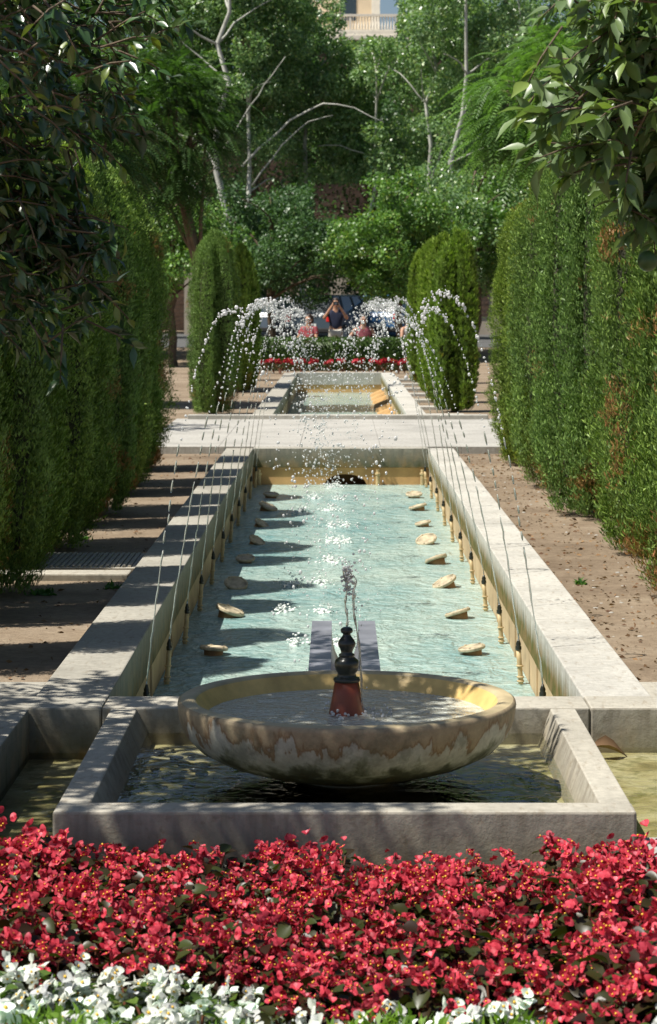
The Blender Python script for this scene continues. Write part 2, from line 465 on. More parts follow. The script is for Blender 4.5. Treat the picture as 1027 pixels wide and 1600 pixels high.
g = MB(); g.box(-1.95,2.0,4.25,6.64,-.6,-.32)
tag(g.build('bed_soil', M['soil']), kind='structure')

# ------------------------------------------------------------------ pool basins
def coping_side(mb, x0, x1, ya, yb, z0, z1, seg=2.1, mi=0):
    y = ya; k = max(1, round((yb-ya)/seg)); st = (yb-ya)/k
    for i in range(k):
        j = random.uniform(-.0015,.0015)
        mb.box(x0+j, x1+j, ya+i*st+.0025, ya+(i+1)*st-.0025, z0, z1+random.uniform(-.001,.001), mi)
def basin(name, label, ya, yb, wz, zc=-.21):
    t = thing(name, label, 'pool', (CX, ya, GZ))
    inv = Vector((-CX, -ya, -GZ))
    def put(mb, nm, mats, bevel=0):
        o = mb.build(nm, mats, t, bevel=bevel); o.location = inv; return o
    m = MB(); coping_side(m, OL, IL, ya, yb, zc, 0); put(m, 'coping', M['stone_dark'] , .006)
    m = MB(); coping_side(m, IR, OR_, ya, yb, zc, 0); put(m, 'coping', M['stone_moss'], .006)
    m = MB(); m.box(IL-.05, IL-.012, ya, yb, wz-.3, zc-.002)
    for k in range(int((yb-ya)/1.3)): m.box(IL-.014, IL-.004, ya+.75+k*1.3, ya+.80+k*1.3, wz-.3, zc-.003)
    put(m, 'side_wall', M['plaster_side'])
    m = MB(); m.box(IR+.012, IR+.05, ya, yb, wz-.3, zc-.002)
    for k in range(int((yb-ya)/1.3)): m.box(IR+.004, IR+.014, ya+.75+k*1.3, ya+.80+k*1.3, wz-.3, zc-.003)
    put(m, 'side_wall', M['plaster_side'])
    m = MB(); m.box(IL-.012, IR+.012, ya, yb, wz-.34, wz-.3); put(m, 'floor', M['plaster_side'])
    return t, put
t, put = basin('pool_basin', 'long sunken stone pool directly behind the round bowl fountain, its kerbs striped by shade', 8.552, Y1, WZ)
# far wall of first pool: grey beam above ochre wall with arch
m = MB(); m.box(IL, IR, Y1, Y1+.3, -.20, -.004); put(m, 'end_coping', M['stone_dark'])
def arch_wall(m, x0, x1, y0, y1, z0, z1, ax, aw, ah, base, n=14):
    # wall with a segmental arch opening from base up to base+ah
    m.box(x0, ax-aw, y0, y1, z0, z1); m.box(ax+aw, x1, y0, y1, z0, z1)
    for i in range(n):
        a = -aw+2*aw*i/n; b = -aw+2*aw*(i+1)/n
        za = base+ah*math.sqrt(max(0,1-(a/aw)**2)); zb = base+ah*math.sqrt(max(0,1-(b/aw)**2))
        m.hexa([(ax+a,y0,za),(ax+b,y0,zb),(ax+b,y1,zb),(ax+a,y1,za)],[(ax+a,y0,z1),(ax+b,y0,z1),(ax+b,y1,z1),(ax+a,y1,z1)])
m = MB(); arch_wall(m, IL-.01, IR+.01, Y1+.02, Y1+.12, WZ-.3, -.203, .08, .23, .13, WZ-.02)
m.box(.08+.235,.08+.24,Y1+.02,Y1+.12,WZ-.3,-.3)
put(m, 'end_wall', M['plaster'])
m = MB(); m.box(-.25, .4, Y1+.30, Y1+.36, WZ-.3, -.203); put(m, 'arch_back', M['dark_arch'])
for xx in (.415, IL+.06, IR-.06):
    m = MB(); m.lathe([(.022,0),(.022,.12),(.03,.13),(.03,.145),(.018,.15),(.018,.18)], 12, (xx, Y1-.03, WZ-.02)); put(m, 'post', M['pipe'])
t2, put2 = basin('pool_basin', 'farther stone pool beyond the pale crossing, with ochre end wall', Y2, Y3, WZ2)
m = MB(); m.box(IL-.002, IR+.002, Y3, Y3+.45, -.26, -.003); put2(m, 'end_coping', M['stone'])
m = MB(); m.box(IL, IR, Y3+.02, Y3+.2, WZ2-.3, -.263); put2(m, 'end_wall', M['plaster'])
# shallow steps in the right-hand side of the far pool
for k in range(7):
    m = MB(); y = 36.5+k*1.6; m.hexa([(.62,y,WZ2-.2),(.93,y,WZ2-.2),(.93,y+.5,WZ2-.2),(.62,y+.5,WZ2-.2)],[(.68,y+.1,WZ2+.05),(.93,y+.1,WZ2+.16),(.93,y+.4,WZ2+.16),(.68,y+.4,WZ2+.05)])
    put2(m, 'cascade_step', M['plaster'])

# water sheets
def sheet(name, x0, x1, y0, y1, z, mat):
    m = MB(); m.add([(x0,y0,z),(x1,y0,z),(x1,y1,z),(x0,y1,z)],[(0,1,2,3)]); return tag(m.build(name, mat), kind='structure')
sheet('water', IL-.011, IR+.011, 8.56, Y1+.019, WZ, M['water_pool'])
sheet('water', IL-.011, IR+.011, Y2, Y3+.019, WZ2, M['water_far'])

# crossing
m = MB(); k = 0
for i in range(5):
    for j in range(3):
        xa = -2.1+i*.85; ya = Y1+.302+j*1.9
        m.box(xa+.001, xa+.849, ya+.001, ya+1.899, -.2, -.002+random.uniform(-.001,.001))
o = m.build('stone_crossing', M['paving'], bevel=.004); tag(o, 'pale stone slab crossing between the near and far pools', 'crossing')
m = MB(); m.box(-1.95, 1.95, 29.02, 29.19, -.2, .055)
tag(m.build('stone_kerb', M['stone'], bevel=.01), 'raised stone kerb on the far edge of the pale crossing', 'kerb')
m = MB()
for xx in (-1.9, -1.17): pass

# ------------------------------------------------------------------ tank with sloped inner faces + ledges
tk = thing('fountain_tank', 'square limestone tank holding shallow water under the round bowl', 'tank', (0,6.6,-.3))
def putt(mb, nm, mats, bevel=.004):
    o = mb.build(nm, mats, tk, bevel=bevel); o.location = (0,-6.6,.3); return o
TF, TFi, TB = 6.61, 6.735, 8.3
def wedge(x_out, x_in_top, x_in_bot, ya, yb, zb, zt):
    m = MB(); a, b, c = x_out, x_in_top, x_in_bot
    if a < b: m.hexa([(a,ya,zb),(c,ya,zb),(c,yb,zb),(a,yb,zb)],[(a,ya,zt),(b,ya,zt),(b,yb,zt),(a,yb,zt)])
    else: m.hexa([(c,ya,zb),(a,ya,zb),(a,yb,zb),(c,yb,zb)],[(b,ya,zt),(a,ya,zt),(a,yb,zt),(b,yb,zt)])
    return m
putt(wedge(-.84,-.745,-.655, TFi+.001, TB-.001, -.21, -.001), 'side_wall', M['tank'])
putt(wedge(.88,.788,.715, TFi+.001, TB-.001, -.21, -.001), 'side_wall', M['tank'])
m = MB(); m.box(-.842,.883, TF, TFi, -.42, 0); putt(m, 'front_wall', M['stone_f'] if 'stone_f' in M else M['tank'], .008)
m = MB(); m.box(-.873,.934, TB, 8.55, -.42, .001); putt(m, 'back_wall', M['tank'], .006)
m = MB(); m.box(-.70,.76, TFi, TB, -.24, -.135); putt(m, 'floor', M['algae'], 0)
sheet('water', -.72,.77, TFi+.001, TB-.001, -.092, M['water_clear'])
# ledge blocks either side (front ends of the copings)
m = MB(); m.box(.937, 3.2, TB, 8.55, -.3, .002); m.box(1.19,3.2,8.551,9.0,-.3,-.02)
tag(m.build('stone_ledge', M['tank'], bevel=.008), 'rough stone ledge above the gutter right of the bowl', 'ledge')
m = MB(); m.box(-3.2, -.876, TB, 8.55, -.3, .002); m.box(-3.2,-1.16,8.551,9.0,-.3,-.02)
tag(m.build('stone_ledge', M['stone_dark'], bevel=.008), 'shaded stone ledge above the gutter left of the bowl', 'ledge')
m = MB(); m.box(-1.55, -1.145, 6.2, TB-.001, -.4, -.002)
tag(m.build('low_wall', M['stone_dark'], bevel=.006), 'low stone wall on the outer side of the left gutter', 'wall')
m = MB(); m.box(2.0, 2.4, 6.2, TB-.001, -.4, -.002)
tag(m.build('low_wall', M['tank'], bevel=.006), 'low stone wall on the outer side of the right gutter', 'wall')
m = MB(); m.box(-1.143, -.845, 6.3, TB-.002, -.3, -.19)
tag(m.build('gutter_floor', M['algae']), kind='structure')
m = MB(); m.box(.886, 1.999, 6.3, TB-.002, -.3, -.165)
tag(m.build('gutter_floor', M['algae']), kind='structure')
sheet('water', -1.143, -.845, 6.3, TB-.002, -.165, M['water_clear'])
sheet('water', .886, 1.999, 6.72, TB-.002, -.145, M['water_clear'])
m = MB(); m.box(.90, 1.99, 6.42, 6.72, -.3, -.10)
tag(m.build('stone_sill', M['paving'], bevel=.01), 'pale stone sill closing the right gutter behind the red flowers', 'sill')
# left drain slab (ribbed) on the path
m = MB(); m.box(-1.95,-1.19,13.15,13.95,-.12,-.055)
for i in range(22): m.box(-1.93+i*.033,-1.912+i*.033,13.2,13.9,-.055,-.045)
tag(m.build('drain_cover', M['tank']), 'ribbed stone drain cover across the shaded left path', 'drain cover')
m = MB(); m.box(-1.95,-1.19,12.75,12.95,-.12,-.04)
tag(m.build('path_edging', M['tank'], bevel=.01), 'narrow stone edging strip just before the ribbed drain cover', 'edging')
# low stone strips at the far right path
for i in range(7):
    m = MB(); y = 30.8+i*2.4; m.box(1.22,1.75,y,y+.35,-.12,-.03)
    lab = ['first','second','third','fourth','fifth','sixth','seventh'][i]
    tag(m.build('path_strip', M['stone'], bevel=.01), lab+' stone strip across the path right of the far pool, counted from the crossing', 'step', 'stone strips across the far right path')

# pebbles and debris in tank
def scatter_blobs(n, x0,x1,y0,y1,z,r0,r1):
    C = np.stack([RG.uniform(x0,x1,n),RG.uniform(y0,y1,n),np.full(n,z)],1)
    rr = RG.uniform(r0,r1,(n,1))*np.stack([RG.uniform(.8,1.4,n),RG.uniform(.8,1.3,n),RG.uniform(.35,.6,n)],1)
    return blobs(C, rr, ICO2)
V1,Q1 = scatter_blobs(70,.30,.70,7.15,7.75,-.125,.008,.022)
V2,Q2 = scatter_blobs(110,-.66,-.15,7.0,8.2,-.125,.008,.025)
V3,Q3 = scatter_blobs(40,.2,.7,6.78,7.05,-.125,.006,.016)
V,Q,_ = join_np([(V1,Q1),(V2,Q2),(V3,Q3)])
tag(link('pebbles', npmesh('pebbles', V, Q, [M['pebble']], smooth=True)), 'dark wet pebbles and debris on the tank floor', 'pebbles', kind='stuff')

# ------------------------------------------------------------------ bowl fountain
BX, BY, BZ = .03, 7.5, .18
bw = thing('fountain_bowl', 'wide round stone bowl with lime-stained outside and ochre inside', 'fountain', (BX,BY,0))
m = MB()
outer = [(.10,-.10),(.20,-.070),(.32,-.046),(.42,-.016),(.495,.022),(.54,.07),(.560,.12),(.566,.165),(.564,.176),(.556,.181)]
m.lathe(outer, 96, mi=0, cap1=False)
n = 96
rim = [(.556,.181),(.53,.184),(.510,.182),(.504,.176)]
m.lathe(rim, 96, mi=1, cap0=False, cap1=False)
m.lathe([(.504,.176),(.470,.128),(.44,.08),(.40,.05),(.05,.045)], 96, mi=2, cap0=False)
m.build('bowl', [M['bowl_out'],M['bowl_rim'],M['bowl_in']], bw, smooth=True)
m = MB(); m.lathe([(.24,-.2),(.24,-.15),(.16,-.12),(.14,-.085),(.19,-.06)], 40); m.build('pedestal', M['tank'], bw, smooth=True)
m = MB(); m.lathe([(.066,.09),(.060,.128),(.048,.19),(.040,.236)], 32); m.build('nozzle_cone', M['terracotta'], bw, smooth=True)
m = MB()
m.lathe([(.040,.233),(.044,.236),(.045,.243),(.040,.248),(.033,.250),(.030,.262),(.036,.270),(.0405,.285),(.041,.297),(.038,.306),(.030,.313),(.024,.318),(.027,.321),(.027,.325),(.019,.330),(.022,.342),(.029,.354),(.030,.362),(.025,.374),(.017,.384),(.013,.390),(.013,.395),(.019,.398),(.021,.404),(.019,.411),(.012,.416)], 32)
m.build('finial', M['metal_black'], bw, smooth=True)
# disc of water in bowl
m = MB(); k = 72; m.add([(BX+.469*math.cos(2*PI*i/k), BY+.469*math.sin(2*PI*i/k), .128) for i in range(k)],[tuple(range(k))])
tag(m.build('water', M['water_bowl']), kind='structure')
# spout channel from the bowl over the back wall
sp = thing('overflow_spout', 'grey-blue stone spout channel running from the bowl over the pool', 'spout', (BX,8.1,0))
def spout_side(s):
    m = MB(); ya, yb = 8.085, 9.37
    xo = (-.137, .125)[s > 0]; xi = (-.055, .055)[s > 0]; zt = .172; zb = -.05
    pr = [(xo, zb), (xo, zt), (xi, zt)]
    for i in range(7):
        a = PI/2*i/6
        pr.append((xi*(1-.95*(1-math.cos(a))), zt-.03-.14*math.sin(a)))
    pr.append((xi*.05, zb))
    k = len(pr); vs = [(x,ya,z) for x,z in pr]+[(x,yb,z) for x,z in pr]
    fs = [(i,(i+1)%k,(i+1)%k+k,i+k) for i in range(k)]+[tuple(reversed(range(k))),tuple(range(k,2*k))]
    m.add(vs, fs); return m
for s in (-1,1):
    o = spout_side(s).build('channel_side', M['slate'], sp); o.location = (0,-8.1,0)
# the channel trough ends short of the far tip so water can fall: small sheet of running water
# ------------------------------------------------------------------ water jets
def drops_mesh(C, rr, streams, mats):
    V, Fq = blobs(np.asarray(C), np.asarray(rr)[:,None]*RG.uniform(.75,1.25,(len(rr),3))*np.array([[.92,.92,1.15]]), ICO2)
    b = MB(); b.v = [tuple(x) for x in V]; b.f = [tuple(int(i) for i in f) for f in Fq]; b.m = [0]*len(b.f)
    for pts, rad in streams: b.tube(pts, rad, 6, 1)
    return b
ordn = ['nearest','second','third','fourth','fifth','sixth','seventh','eighth','ninth','tenth','eleventh','farthest']
NJ = 11
GR = 9.81
for s in (-1, 1):
    side = 'left' if s < 0 else 'right'
    for k in range(NJ):
        Y = 9.75+1.31*k
        x0 = CX + s*.862; z0 = -.155
        zp = 1.47 + random.uniform(-.07,.08)
        x1 = (CX+.02 if s<0 else CX-.16) + random.uniform(-.2,.2)
        dy = random.uniform(-.06,.10)
        vz = math.sqrt(2*GR*(zp-z0)); tp = vz/GR; T = tp + math.sqrt(2*(zp-WZ)/GR)
        vx = (x1-x0)/T; vy = dy/T
        def pos(t): return np.array([x0+vx*t, Y+vy*t, z0+vz*t-.5*GR*t*t])
        # pipe
        pp = thing('water_nozzle', f'{ordn[k]} cream pipe with dark brass nozzle on the {side} pool wall, counted from the bowl', 'nozzle', (x0, Y, WZ), group='nozzle pipes along the pool walls')
        m = MB(); wob = s*.012
        m.tube([(wob,0,-.06),(wob,0,.02),(wob*.4,0,.10),(0,0,.17)], .0125, 10)
        for zz in (.015,.035,.09): m.lathe([(.013,zz-.005),(.018,zz-.003),(.018,zz+.003),(.013,zz+.005)], 12, (wob*(1-zz*5),0,0))
        m.build('pipe', M['pipe'], pp, smooth=True)
        m = MB(); m.lathe([(.009,.165),(.015,.17),(.015,.186),(.011,.19),(.013,.20),(.008,.212),(.005,.222)], 12); m.build('nozzle_head', M['metal_black'], pp, smooth=True)
        # jet
        lab = f'{ordn[k]} water jet arching from the {side} pool wall to the middle, counted from the bowl'
        jt = thing('water_jet', lab, 'water jet', (x0, Y, z0), group='arching water jets over the pool')
        C = []; rr = []
        sts = []
        t = 0.; pts = []; rad = []
        tb = tp*random.uniform(.20,.28)
        while t < tb:
            pts.append(pos(t)+RG.normal(size=3)*.0012); rad.append(.0032+.0009*math.sin(t*190+k)+.0006*random.random()); t += .006
        sts.append((pts, rad))
        # broken strands then drops
        while t < tp*.40:
            ln = random.uniform(.008,.020); pp_ = []; rd = []; tt = t; j = RG.normal(size=3)*.003
            q = 5
            for i in range(q+1):
                u = i/q; pp_.append(pos(t+ln*u)+j); rd.append(.0042*math.sin(PI*(.12+.76*u))+.0006)
            sts.append((pp_, rd)); t += ln + random.uniform(.003,.008)
        while t < T:
            u = max(0, (t-tp*.5))/(T-tp*.5)
            sg = .0028+.014*min(1,max(0,(t-tp*.8)/(.4*tp)))+.034*u*u
            nn = 3 if tp*.82 < t < tp*1.2 else (random.choice([1,2]) if t < tp else 3 if t < tp*1.75 else 2)
            for _ in range(nn):
                C.append(pos(t+random.uniform(-.006,.006))+RG.normal(size=3)*np.array([sg,sg*1.2,sg*.8]))
                r_ = random.choice([.0028,.0038,.0048,.006])*random.uniform(.85,1.15) if u < .15 else random.choice([.002,.003,.0035,.0045,.0055,.0075])*random.uniform(.8,1.2)
                rr.append(r_)
            t += random.uniform(.006,.013)
        b = MB(); b.tube(sts[0][0], sts[0][1], 6)
        o = b.build('stream', M['stream'], jt, smooth=True); o.location = (-x0,-Y,-z0)
        b = drops_mesh(C, rr, sts[1:], None)
        o = b.build('droplets', [M['drop'],M['stream']], jt, smooth=True); o.location = (-x0,-Y,-z0); o['kind'] = 'stuff'
        # splash at the landing
        e = pos(T); cs = []; cr = []
        for _ in range(46):
            a = random.uniform(0,2*PI); d = abs(random.gauss(0,.055)); h = abs(random.gauss(0,.03))*max(0,1-d*4)
            cs.append((e[0]+d*math.cos(a), e[1]+d*1.5*math.sin(a), WZ+h)); cr.append(random.uniform(.003,.011)*(1-.4*min(1,h*15)))
        for _ in range(5):
            a = random.uniform(0,2*PI); d = random.uniform(0,.05)
            cs.append((e[0]+d*math.cos(a), e[1]+d*2*math.sin(a), WZ-.004)); cr.append(random.uniform(.010,.022))
        V, Q = blobs(np.array(cs), np.array(cr)[:,None]*np.array([[1.2,1.2,.8]]), ICO2)
        o = link('splash', npmesh('splash', V, Q, [M['foam']], smooth=True), jt, (-x0,-Y,-z0)); o['kind'] = 'stuff'
# bowl jet
bj = thing('water_jet', 'short upright water jet bubbling from the dark finial of the bowl', 'water jet', (BX,BY,.416))
m = MB(); zs = np.linspace(0,.20,26)
m.tube([(.003*math.sin(z*60)-.004*z/.2,0,z) for z in zs], [.0036+.0012*math.sin(z*150) + (.003*max(0,z-.12)/.08) for z in zs], 10, 1)
pts = []
for i in range(30):
    u = i/29; z = .175-.44*u*u-.02*u; x = .010+.016*math.sin(u*PI*3)*(1-u)+.042*u
    pts.append((x, -.01-.01*u, z))
m.tube(pts, [.0032+.0014*math.sin(i*1.3)+.0006*math.sin(i*4.1) for i in range(30)], 8, 1)
m.tube([(x*.9+.006,-.02,z-.02) for x,y,z in pts[8:-2]], [.0018+.0008*math.sin(i*2) for i in range(20)], 8, 1)
C = []; rr = []
for _ in range(110):
    C.append((random.gauss(.003,.011), random.gauss(0,.008), .165+random.gauss(0,.030))); rr.append(random.uniform(.002,.006))
for _ in range(50):
    u = random.random(); C.append((.05*u+random.gauss(0,.012), random.gauss(0,.012), .17-.44*u*u)); rr.append(random.uniform(.0015,.004))
for _ in range(60):
    a = random.uniform(0,2*PI); d = abs(random.gauss(0,.04))+.06; C.append((d*math.cos(a)+.03, d*math.sin(a), -.286+abs(random.gauss(0,.008)))); rr.append(random.uniform(.002,.006))
V, Q = blobs(np.array(C), np.array(rr)[:,None]*np.ones((1,3)), ICO2)
b0 = len(m.v); m.add([tuple(x) for x in V], [tuple(int(i) for i in f) for f in Q], 0)
m.build('stream', [M['drop'],M['stream']], bj, smooth=True)

# ------------------------------------------------------------------ pool lamps, half sunk
for s in (-1,1):
    side = 'left' if s < 0 else 'right'
    for k in range(8):
        Y = 12.05+1.38*k+random.uniform(-.08,.08); x = CX+s*.69+random.uniform(-.02,.02)
        lp = thing('pool_lamp', f'{ordn[k]} cream round lamp tilted in the water along the {side} side, counted from the bowl', 'lamp', (x,Y,WZ), rz=random.uniform(-.5,.5), group='tilted lamps standing in the pool')
        tl = Euler((random.uniform(-.1,.38), -s*random.uniform(.05,.6), 0))
        sz = random.uniform(.72,.95)
        m = MB()
        m.lathe([(.070,.030),(.092,.032),(.096,.038),(.096,.050),(.090,.056),(.078,.057),(.072,.050),(.045,.047)], 20)
        for i in range(5):
            a = 2*PI*i/5+.3; m.box(.083*math.cos(a)-.007,.083*math.cos(a)+.007,.083*math.sin(a)-.007,.083*math.sin(a)+.007,.040,.061)
        o = m.build('lamp_rim', M['lamp'], lp); o.rotation_euler = tl; o.scale = (sz,)*3
        m = MB(); m.lathe([(.045,-.08),(.06,-.03),(.068,.031)], 12); o = m.build('lamp_body', M['lamp_in'], lp, smooth=True); o.rotation_euler = tl; o.scale = (sz,)*3
# ------------------------------------------------------------------ cypresses
def cypress_mesh(name, seed, h=2.85, rad=.375, tufts=30000, dryness=0., lobes=3, blade=(.018,.038), mat='cypress'):
    rg = np.random.default_rng(seed)
    ph = rg.uniform(0,6.28,12)
    la = rg.uniform(0,6.28)+np.arange(lobes)*2*PI/lobes+rg.normal(size=lobes)*.3
    lr = rad*rg.uniform(.40,.54,lobes); lo = rad*rg.uniform(.44,.58,lobes); lh = h*rg.uniform(.90,1.0,lobes); lh[0] = h
    z0 = .03
    def surf(n):
        li = rg.integers(0,lobes,n); th = rg.uniform(0,2*PI,n); z = z0+rg.uniform(0,1,n)**.95*lh[li]
        u = (z-z0)/lh[li]
        prof = np.clip(1-u**7,0,1)**.55*np.clip(.74+u*1.8,.4,1)
        lump = 1+.20*np.sin(5*th+ph[0]+z*.9)+.12*np.sin(8*th+ph[1]-z*1.8)+.09*np.sin(7*z+ph[2]+2*th)+.07*np.sin(17*z+4*th+ph[3])
        r = lr[li]*prof*lump
        C = np.stack([np.cos(la[li])*lo[li]*prof+r*np.cos(th), np.sin(la[li])*lo[li]*prof+r*np.sin(th), z],1)
        Nn = np.stack([np.cos(th),np.sin(th),np.where(u>.9,(u-.9)*10,0.1)],1)
        return C, unit(Nn), li
    C, Nn, li = surf(tufts)
    depth = rg.uniform(-.5,1.,tufts)[:,None]*.035
    C = C+Nn*depth
    # top tufts
    per = 6
    C6 = np.repeat(C, per, 0); N6 = np.repeat(Nn, per, 0); n = len(C6)
    D = N6*.45+np.array([0,0,1.05])+rg.normal(size=(n,3))*.38
    P = C6+rg.normal(size=(n,3))*.012 - N6*.02
    L = rg.uniform(blade[0],blade[1],n); W = L*rg.uniform(.20,.32,n)
    Nb = N6+rg.normal(size=(n,3))*.3
    V, Q = leaves(P, D, Nb, L, W, .05)
    dn = np.sin(C[:,0]*9+ph[4])+np.sin(C[:,1]*8+ph[5])+np.sin(C[:,2]*5.5+ph[6])+.7*np.sin(C[:,2]*14+C[:,0]*11+ph[7])
    low = np.clip((.55-C[:,2])*3,0,1.2)
    th_ = 3.1-dryness*2.0
    d = ((dn+low*1.6*(dryness>0)+rg.normal(size=tufts)*.45) > th_).astype(float)*rg.uniform(.6,1,tufts)
    dA = np.repeat(np.repeat(d, per),4)
    # core
    cb = MB()
    for i in range(lobes):
        zz = np.linspace(.25, lh[i]*.88, 12)
        pf = [(lr[i]*.60*(max(0,1-((z-z0)/lh[i]/.92)**6))**.6*min(1,.15+2.2*(z-z0)/lh[i])+.005, z) for z in zz]
        cb.lathe(pf, 12, (math.cos(la[i])*lo[i], math.sin(la[i])*lo[i], 0))
    Vc = np.array(cb.v); Qc = []
    for f in cb.f:
        if len(f)==4: Qc.append(f)
    Qc = np.array(Qc)
    Va, Qa, ms = join_np([(V,Q,0),(Vc,Qc,1)])
    return npmesh(name, Va, Qa, [M[mat],M['twiggy']], ms, attr=np.concatenate([dA, np.zeros(len(Vc))]))
CY = [cypress_mesh('cypress_foliage', 100+i, dryness=[.0,.12,.0,.15,.05,.1][i], lobes=[3,4,3,5,4,3][i]) for i in range(6)]
CYD = [cypress_mesh('cypress_foliage_dry', 200+i, dryness=[.75,1.0][i], lobes=4, tufts=32000) for i in range(2)]
CYS = [cypress_mesh('cypress_foliage_far', 300+i, dryness=.05, lobes=3, tufts=9000, blade=(.05,.10), mat='cypress_bright') for i in range(2)]
tm = MB(); tm.tube([(0,0,-.1),(.01,0,.25),(0,.01,.7)], [.06,.05,.04], 8); 
for a in range(6): tm.tube([(0,0,.05),(.12*math.cos(a),.12*math.sin(a),.22),(.24*math.cos(a+.2),.24*math.sin(a+.2),.5)], [.018,.014,.008], 6)
TRUNK = tm.mesh('trunk', [M['bark']], True)
def cypress(me, x, y, label, group, sc_=1, hz=1, rz=None):
    t = thing('cypress', label, 'cypress', (x,y,GZ), random.uniform(0,6.28) if rz is None else rz, group)
    link('foliage', me, t, scale=(sc_,sc_,hz)); link('trunk', TRUNK, t)
    return t
words = ['nearest','second','third','fourth','fifth','sixth','seventh','eighth','ninth','tenth','eleventh']
ry = [9.7,11.9,14.2,16.6,19.2,22.0]
for i, y in enumerate(ry):
    me = CYD[i%2] if i < 3 else CY[(i*2+1)%6]
    look = 'with reddish brown dried patches' if i < 3 else 'sunlit green'
    cypress(me, [2.08,1.99,2.03,1.95,1.98,1.90][i], y, f'{words[i]} clipped cypress {look} right of the near pool', 'cypresses in the near right row', [1.3,1.33,1.26,1.35,1.3,1.25][i], [1.13,1.10,1.06,1.09,1.02,.95][i])
for i, y in enumerate([10.8,13.1,15.4,17.9,20.6]):
    cypress(CY[(i*3+2)%6], 2.48, y, f'clipped cypress set back in the gap between the {words[i]} and {words[i+1]} right cypresses', 'cypresses set back in the right row', 1.25, [1.02,1.04,1.0,.98,.95][i])
ly = [9.8,11.15,12.05,13.4,14.3,15.85,16.8,18.5,19.5,21.2]
for i, y in enumerate(ly):
    me = CYD[1-i%2] if i < 2 else CY[(i*3)%6]
    look = 'with orange brown dried lower foliage' if i < 2 else 'in deep shade'
    cypress(me, -1.95+random.uniform(-.09,.05), y, f'{words[i]} clipped cypress {look} left of the near pool', 'cypresses in the near left row', [1.15,1.0,1.22,1.05,1.25,1.02,1.2,1.15,1.0,1.2][i], [1.0,.90,.95,.97,.93,.96,.98,.95,.97,.93][i])
for i, y in enumerate([32.6,35.6,39.2,44.0]):
    cypress(CYS[i%2], 1.70, y, f'{words[i]} bright rounded cypress right of the far pool', 'bright cypresses right of the far pool', .88, [.91,.92,.93,.93][i])
cypress(CY[1], -1.78, 31.8, 'tall rounded mid green cypress left of the far pool', 'bright cypresses left of the far pool', .92, .91)
cypress(CYS[1], -1.72, 40, 'slightly smaller cypress peeping out behind the tall rounded one left of the far pool', 'bright cypresses left of the far pool', .8, .90)
cypress(CYS[0], -1.85, 46, 'farthest low cypress on the left of the far pool', 'bright cypresses left of the far pool', .8, .85)

# ------------------------------------------------------------------ litter on paths, weeds
def litter(n, x0,x1,y0,y1):
    P = np.stack([RG.uniform(x0,x1,n),RG.uniform(y0,y1,n),np.full(n,GZ+.006)],1)
    D = rdir(n); D[:,2] *= .2; N = np.tile([0,0,1.],(n,1))+RG.normal(size=(n,3))*.5
    L = RG.uniform(.012,.045,n); return leaves(P, D, N, L, L*.5, .2)
V,Q,_ = join_np([litter(1100,1.2,1.75,9,26), litter(300,-1.75,-1.16,9,26), litter(200,1.2,3,9,12)])
tag(link('leaf_litter', npmesh('leaf_litter', V, Q, [M['fallen']])), 'brown fallen leaves strewn over the earth paths', 'leaf litter', kind='stuff')
V,Q = scatter_blobs(90,1.21,1.8,9,24,GZ-.001,.005,.014)
tag(link('gravel', npmesh('gravel', V, Q, [M['paving']], smooth=True)), 'scattered small pale stones on the right path', 'gravel', kind='stuff')
def weed(x, y, lab, n=40, r=.08):
    P = np.zeros((n,3))+RG.normal(size=(n,3))*np.array([r*.25,r*.25,0]); D = rdir(n); D[:,2] = abs(D[:,2])*.9+.15
    V,Q = leaves(P, D, rdir(n)+np.array([0,0,1.]), RG.uniform(.02,.055,n), RG.uniform(.01,.022,n))
    o = link('weed', npmesh('weed', V, Q, [M['weed']]), loc=(x,y,GZ)); tag(o, lab, 'weed')
weed(-1.60,12.15,'small bright green weed at the foot of the nearest left cypress',90,.12)
weed(-1.25,12.4,'tiny green weed beside the left kerb near the drain cover')
weed(1.36,12.6,'thin green weed on the earth right of the pool kerb')
weed(-1.72,15.0,'tiny green sprout at the edge of the left cypress row')
# curled dead leaf in right gutter
m = MB()
V,Q = fine_leaves(np.array([[0,0,0.]]), np.array([[1,.15,.05]]), np.array([[0,-.5,1.]]), [.15],[.06], .45, .6)
npm = npmesh('dead_leaf', V, Q, [M['fallen']], smooth=True); o = link('dead_leaf', npm, loc=(.925,8.18,-.12)); tag(o,'curled brown dead leaf lying in the right gutter','leaf')
m = npm

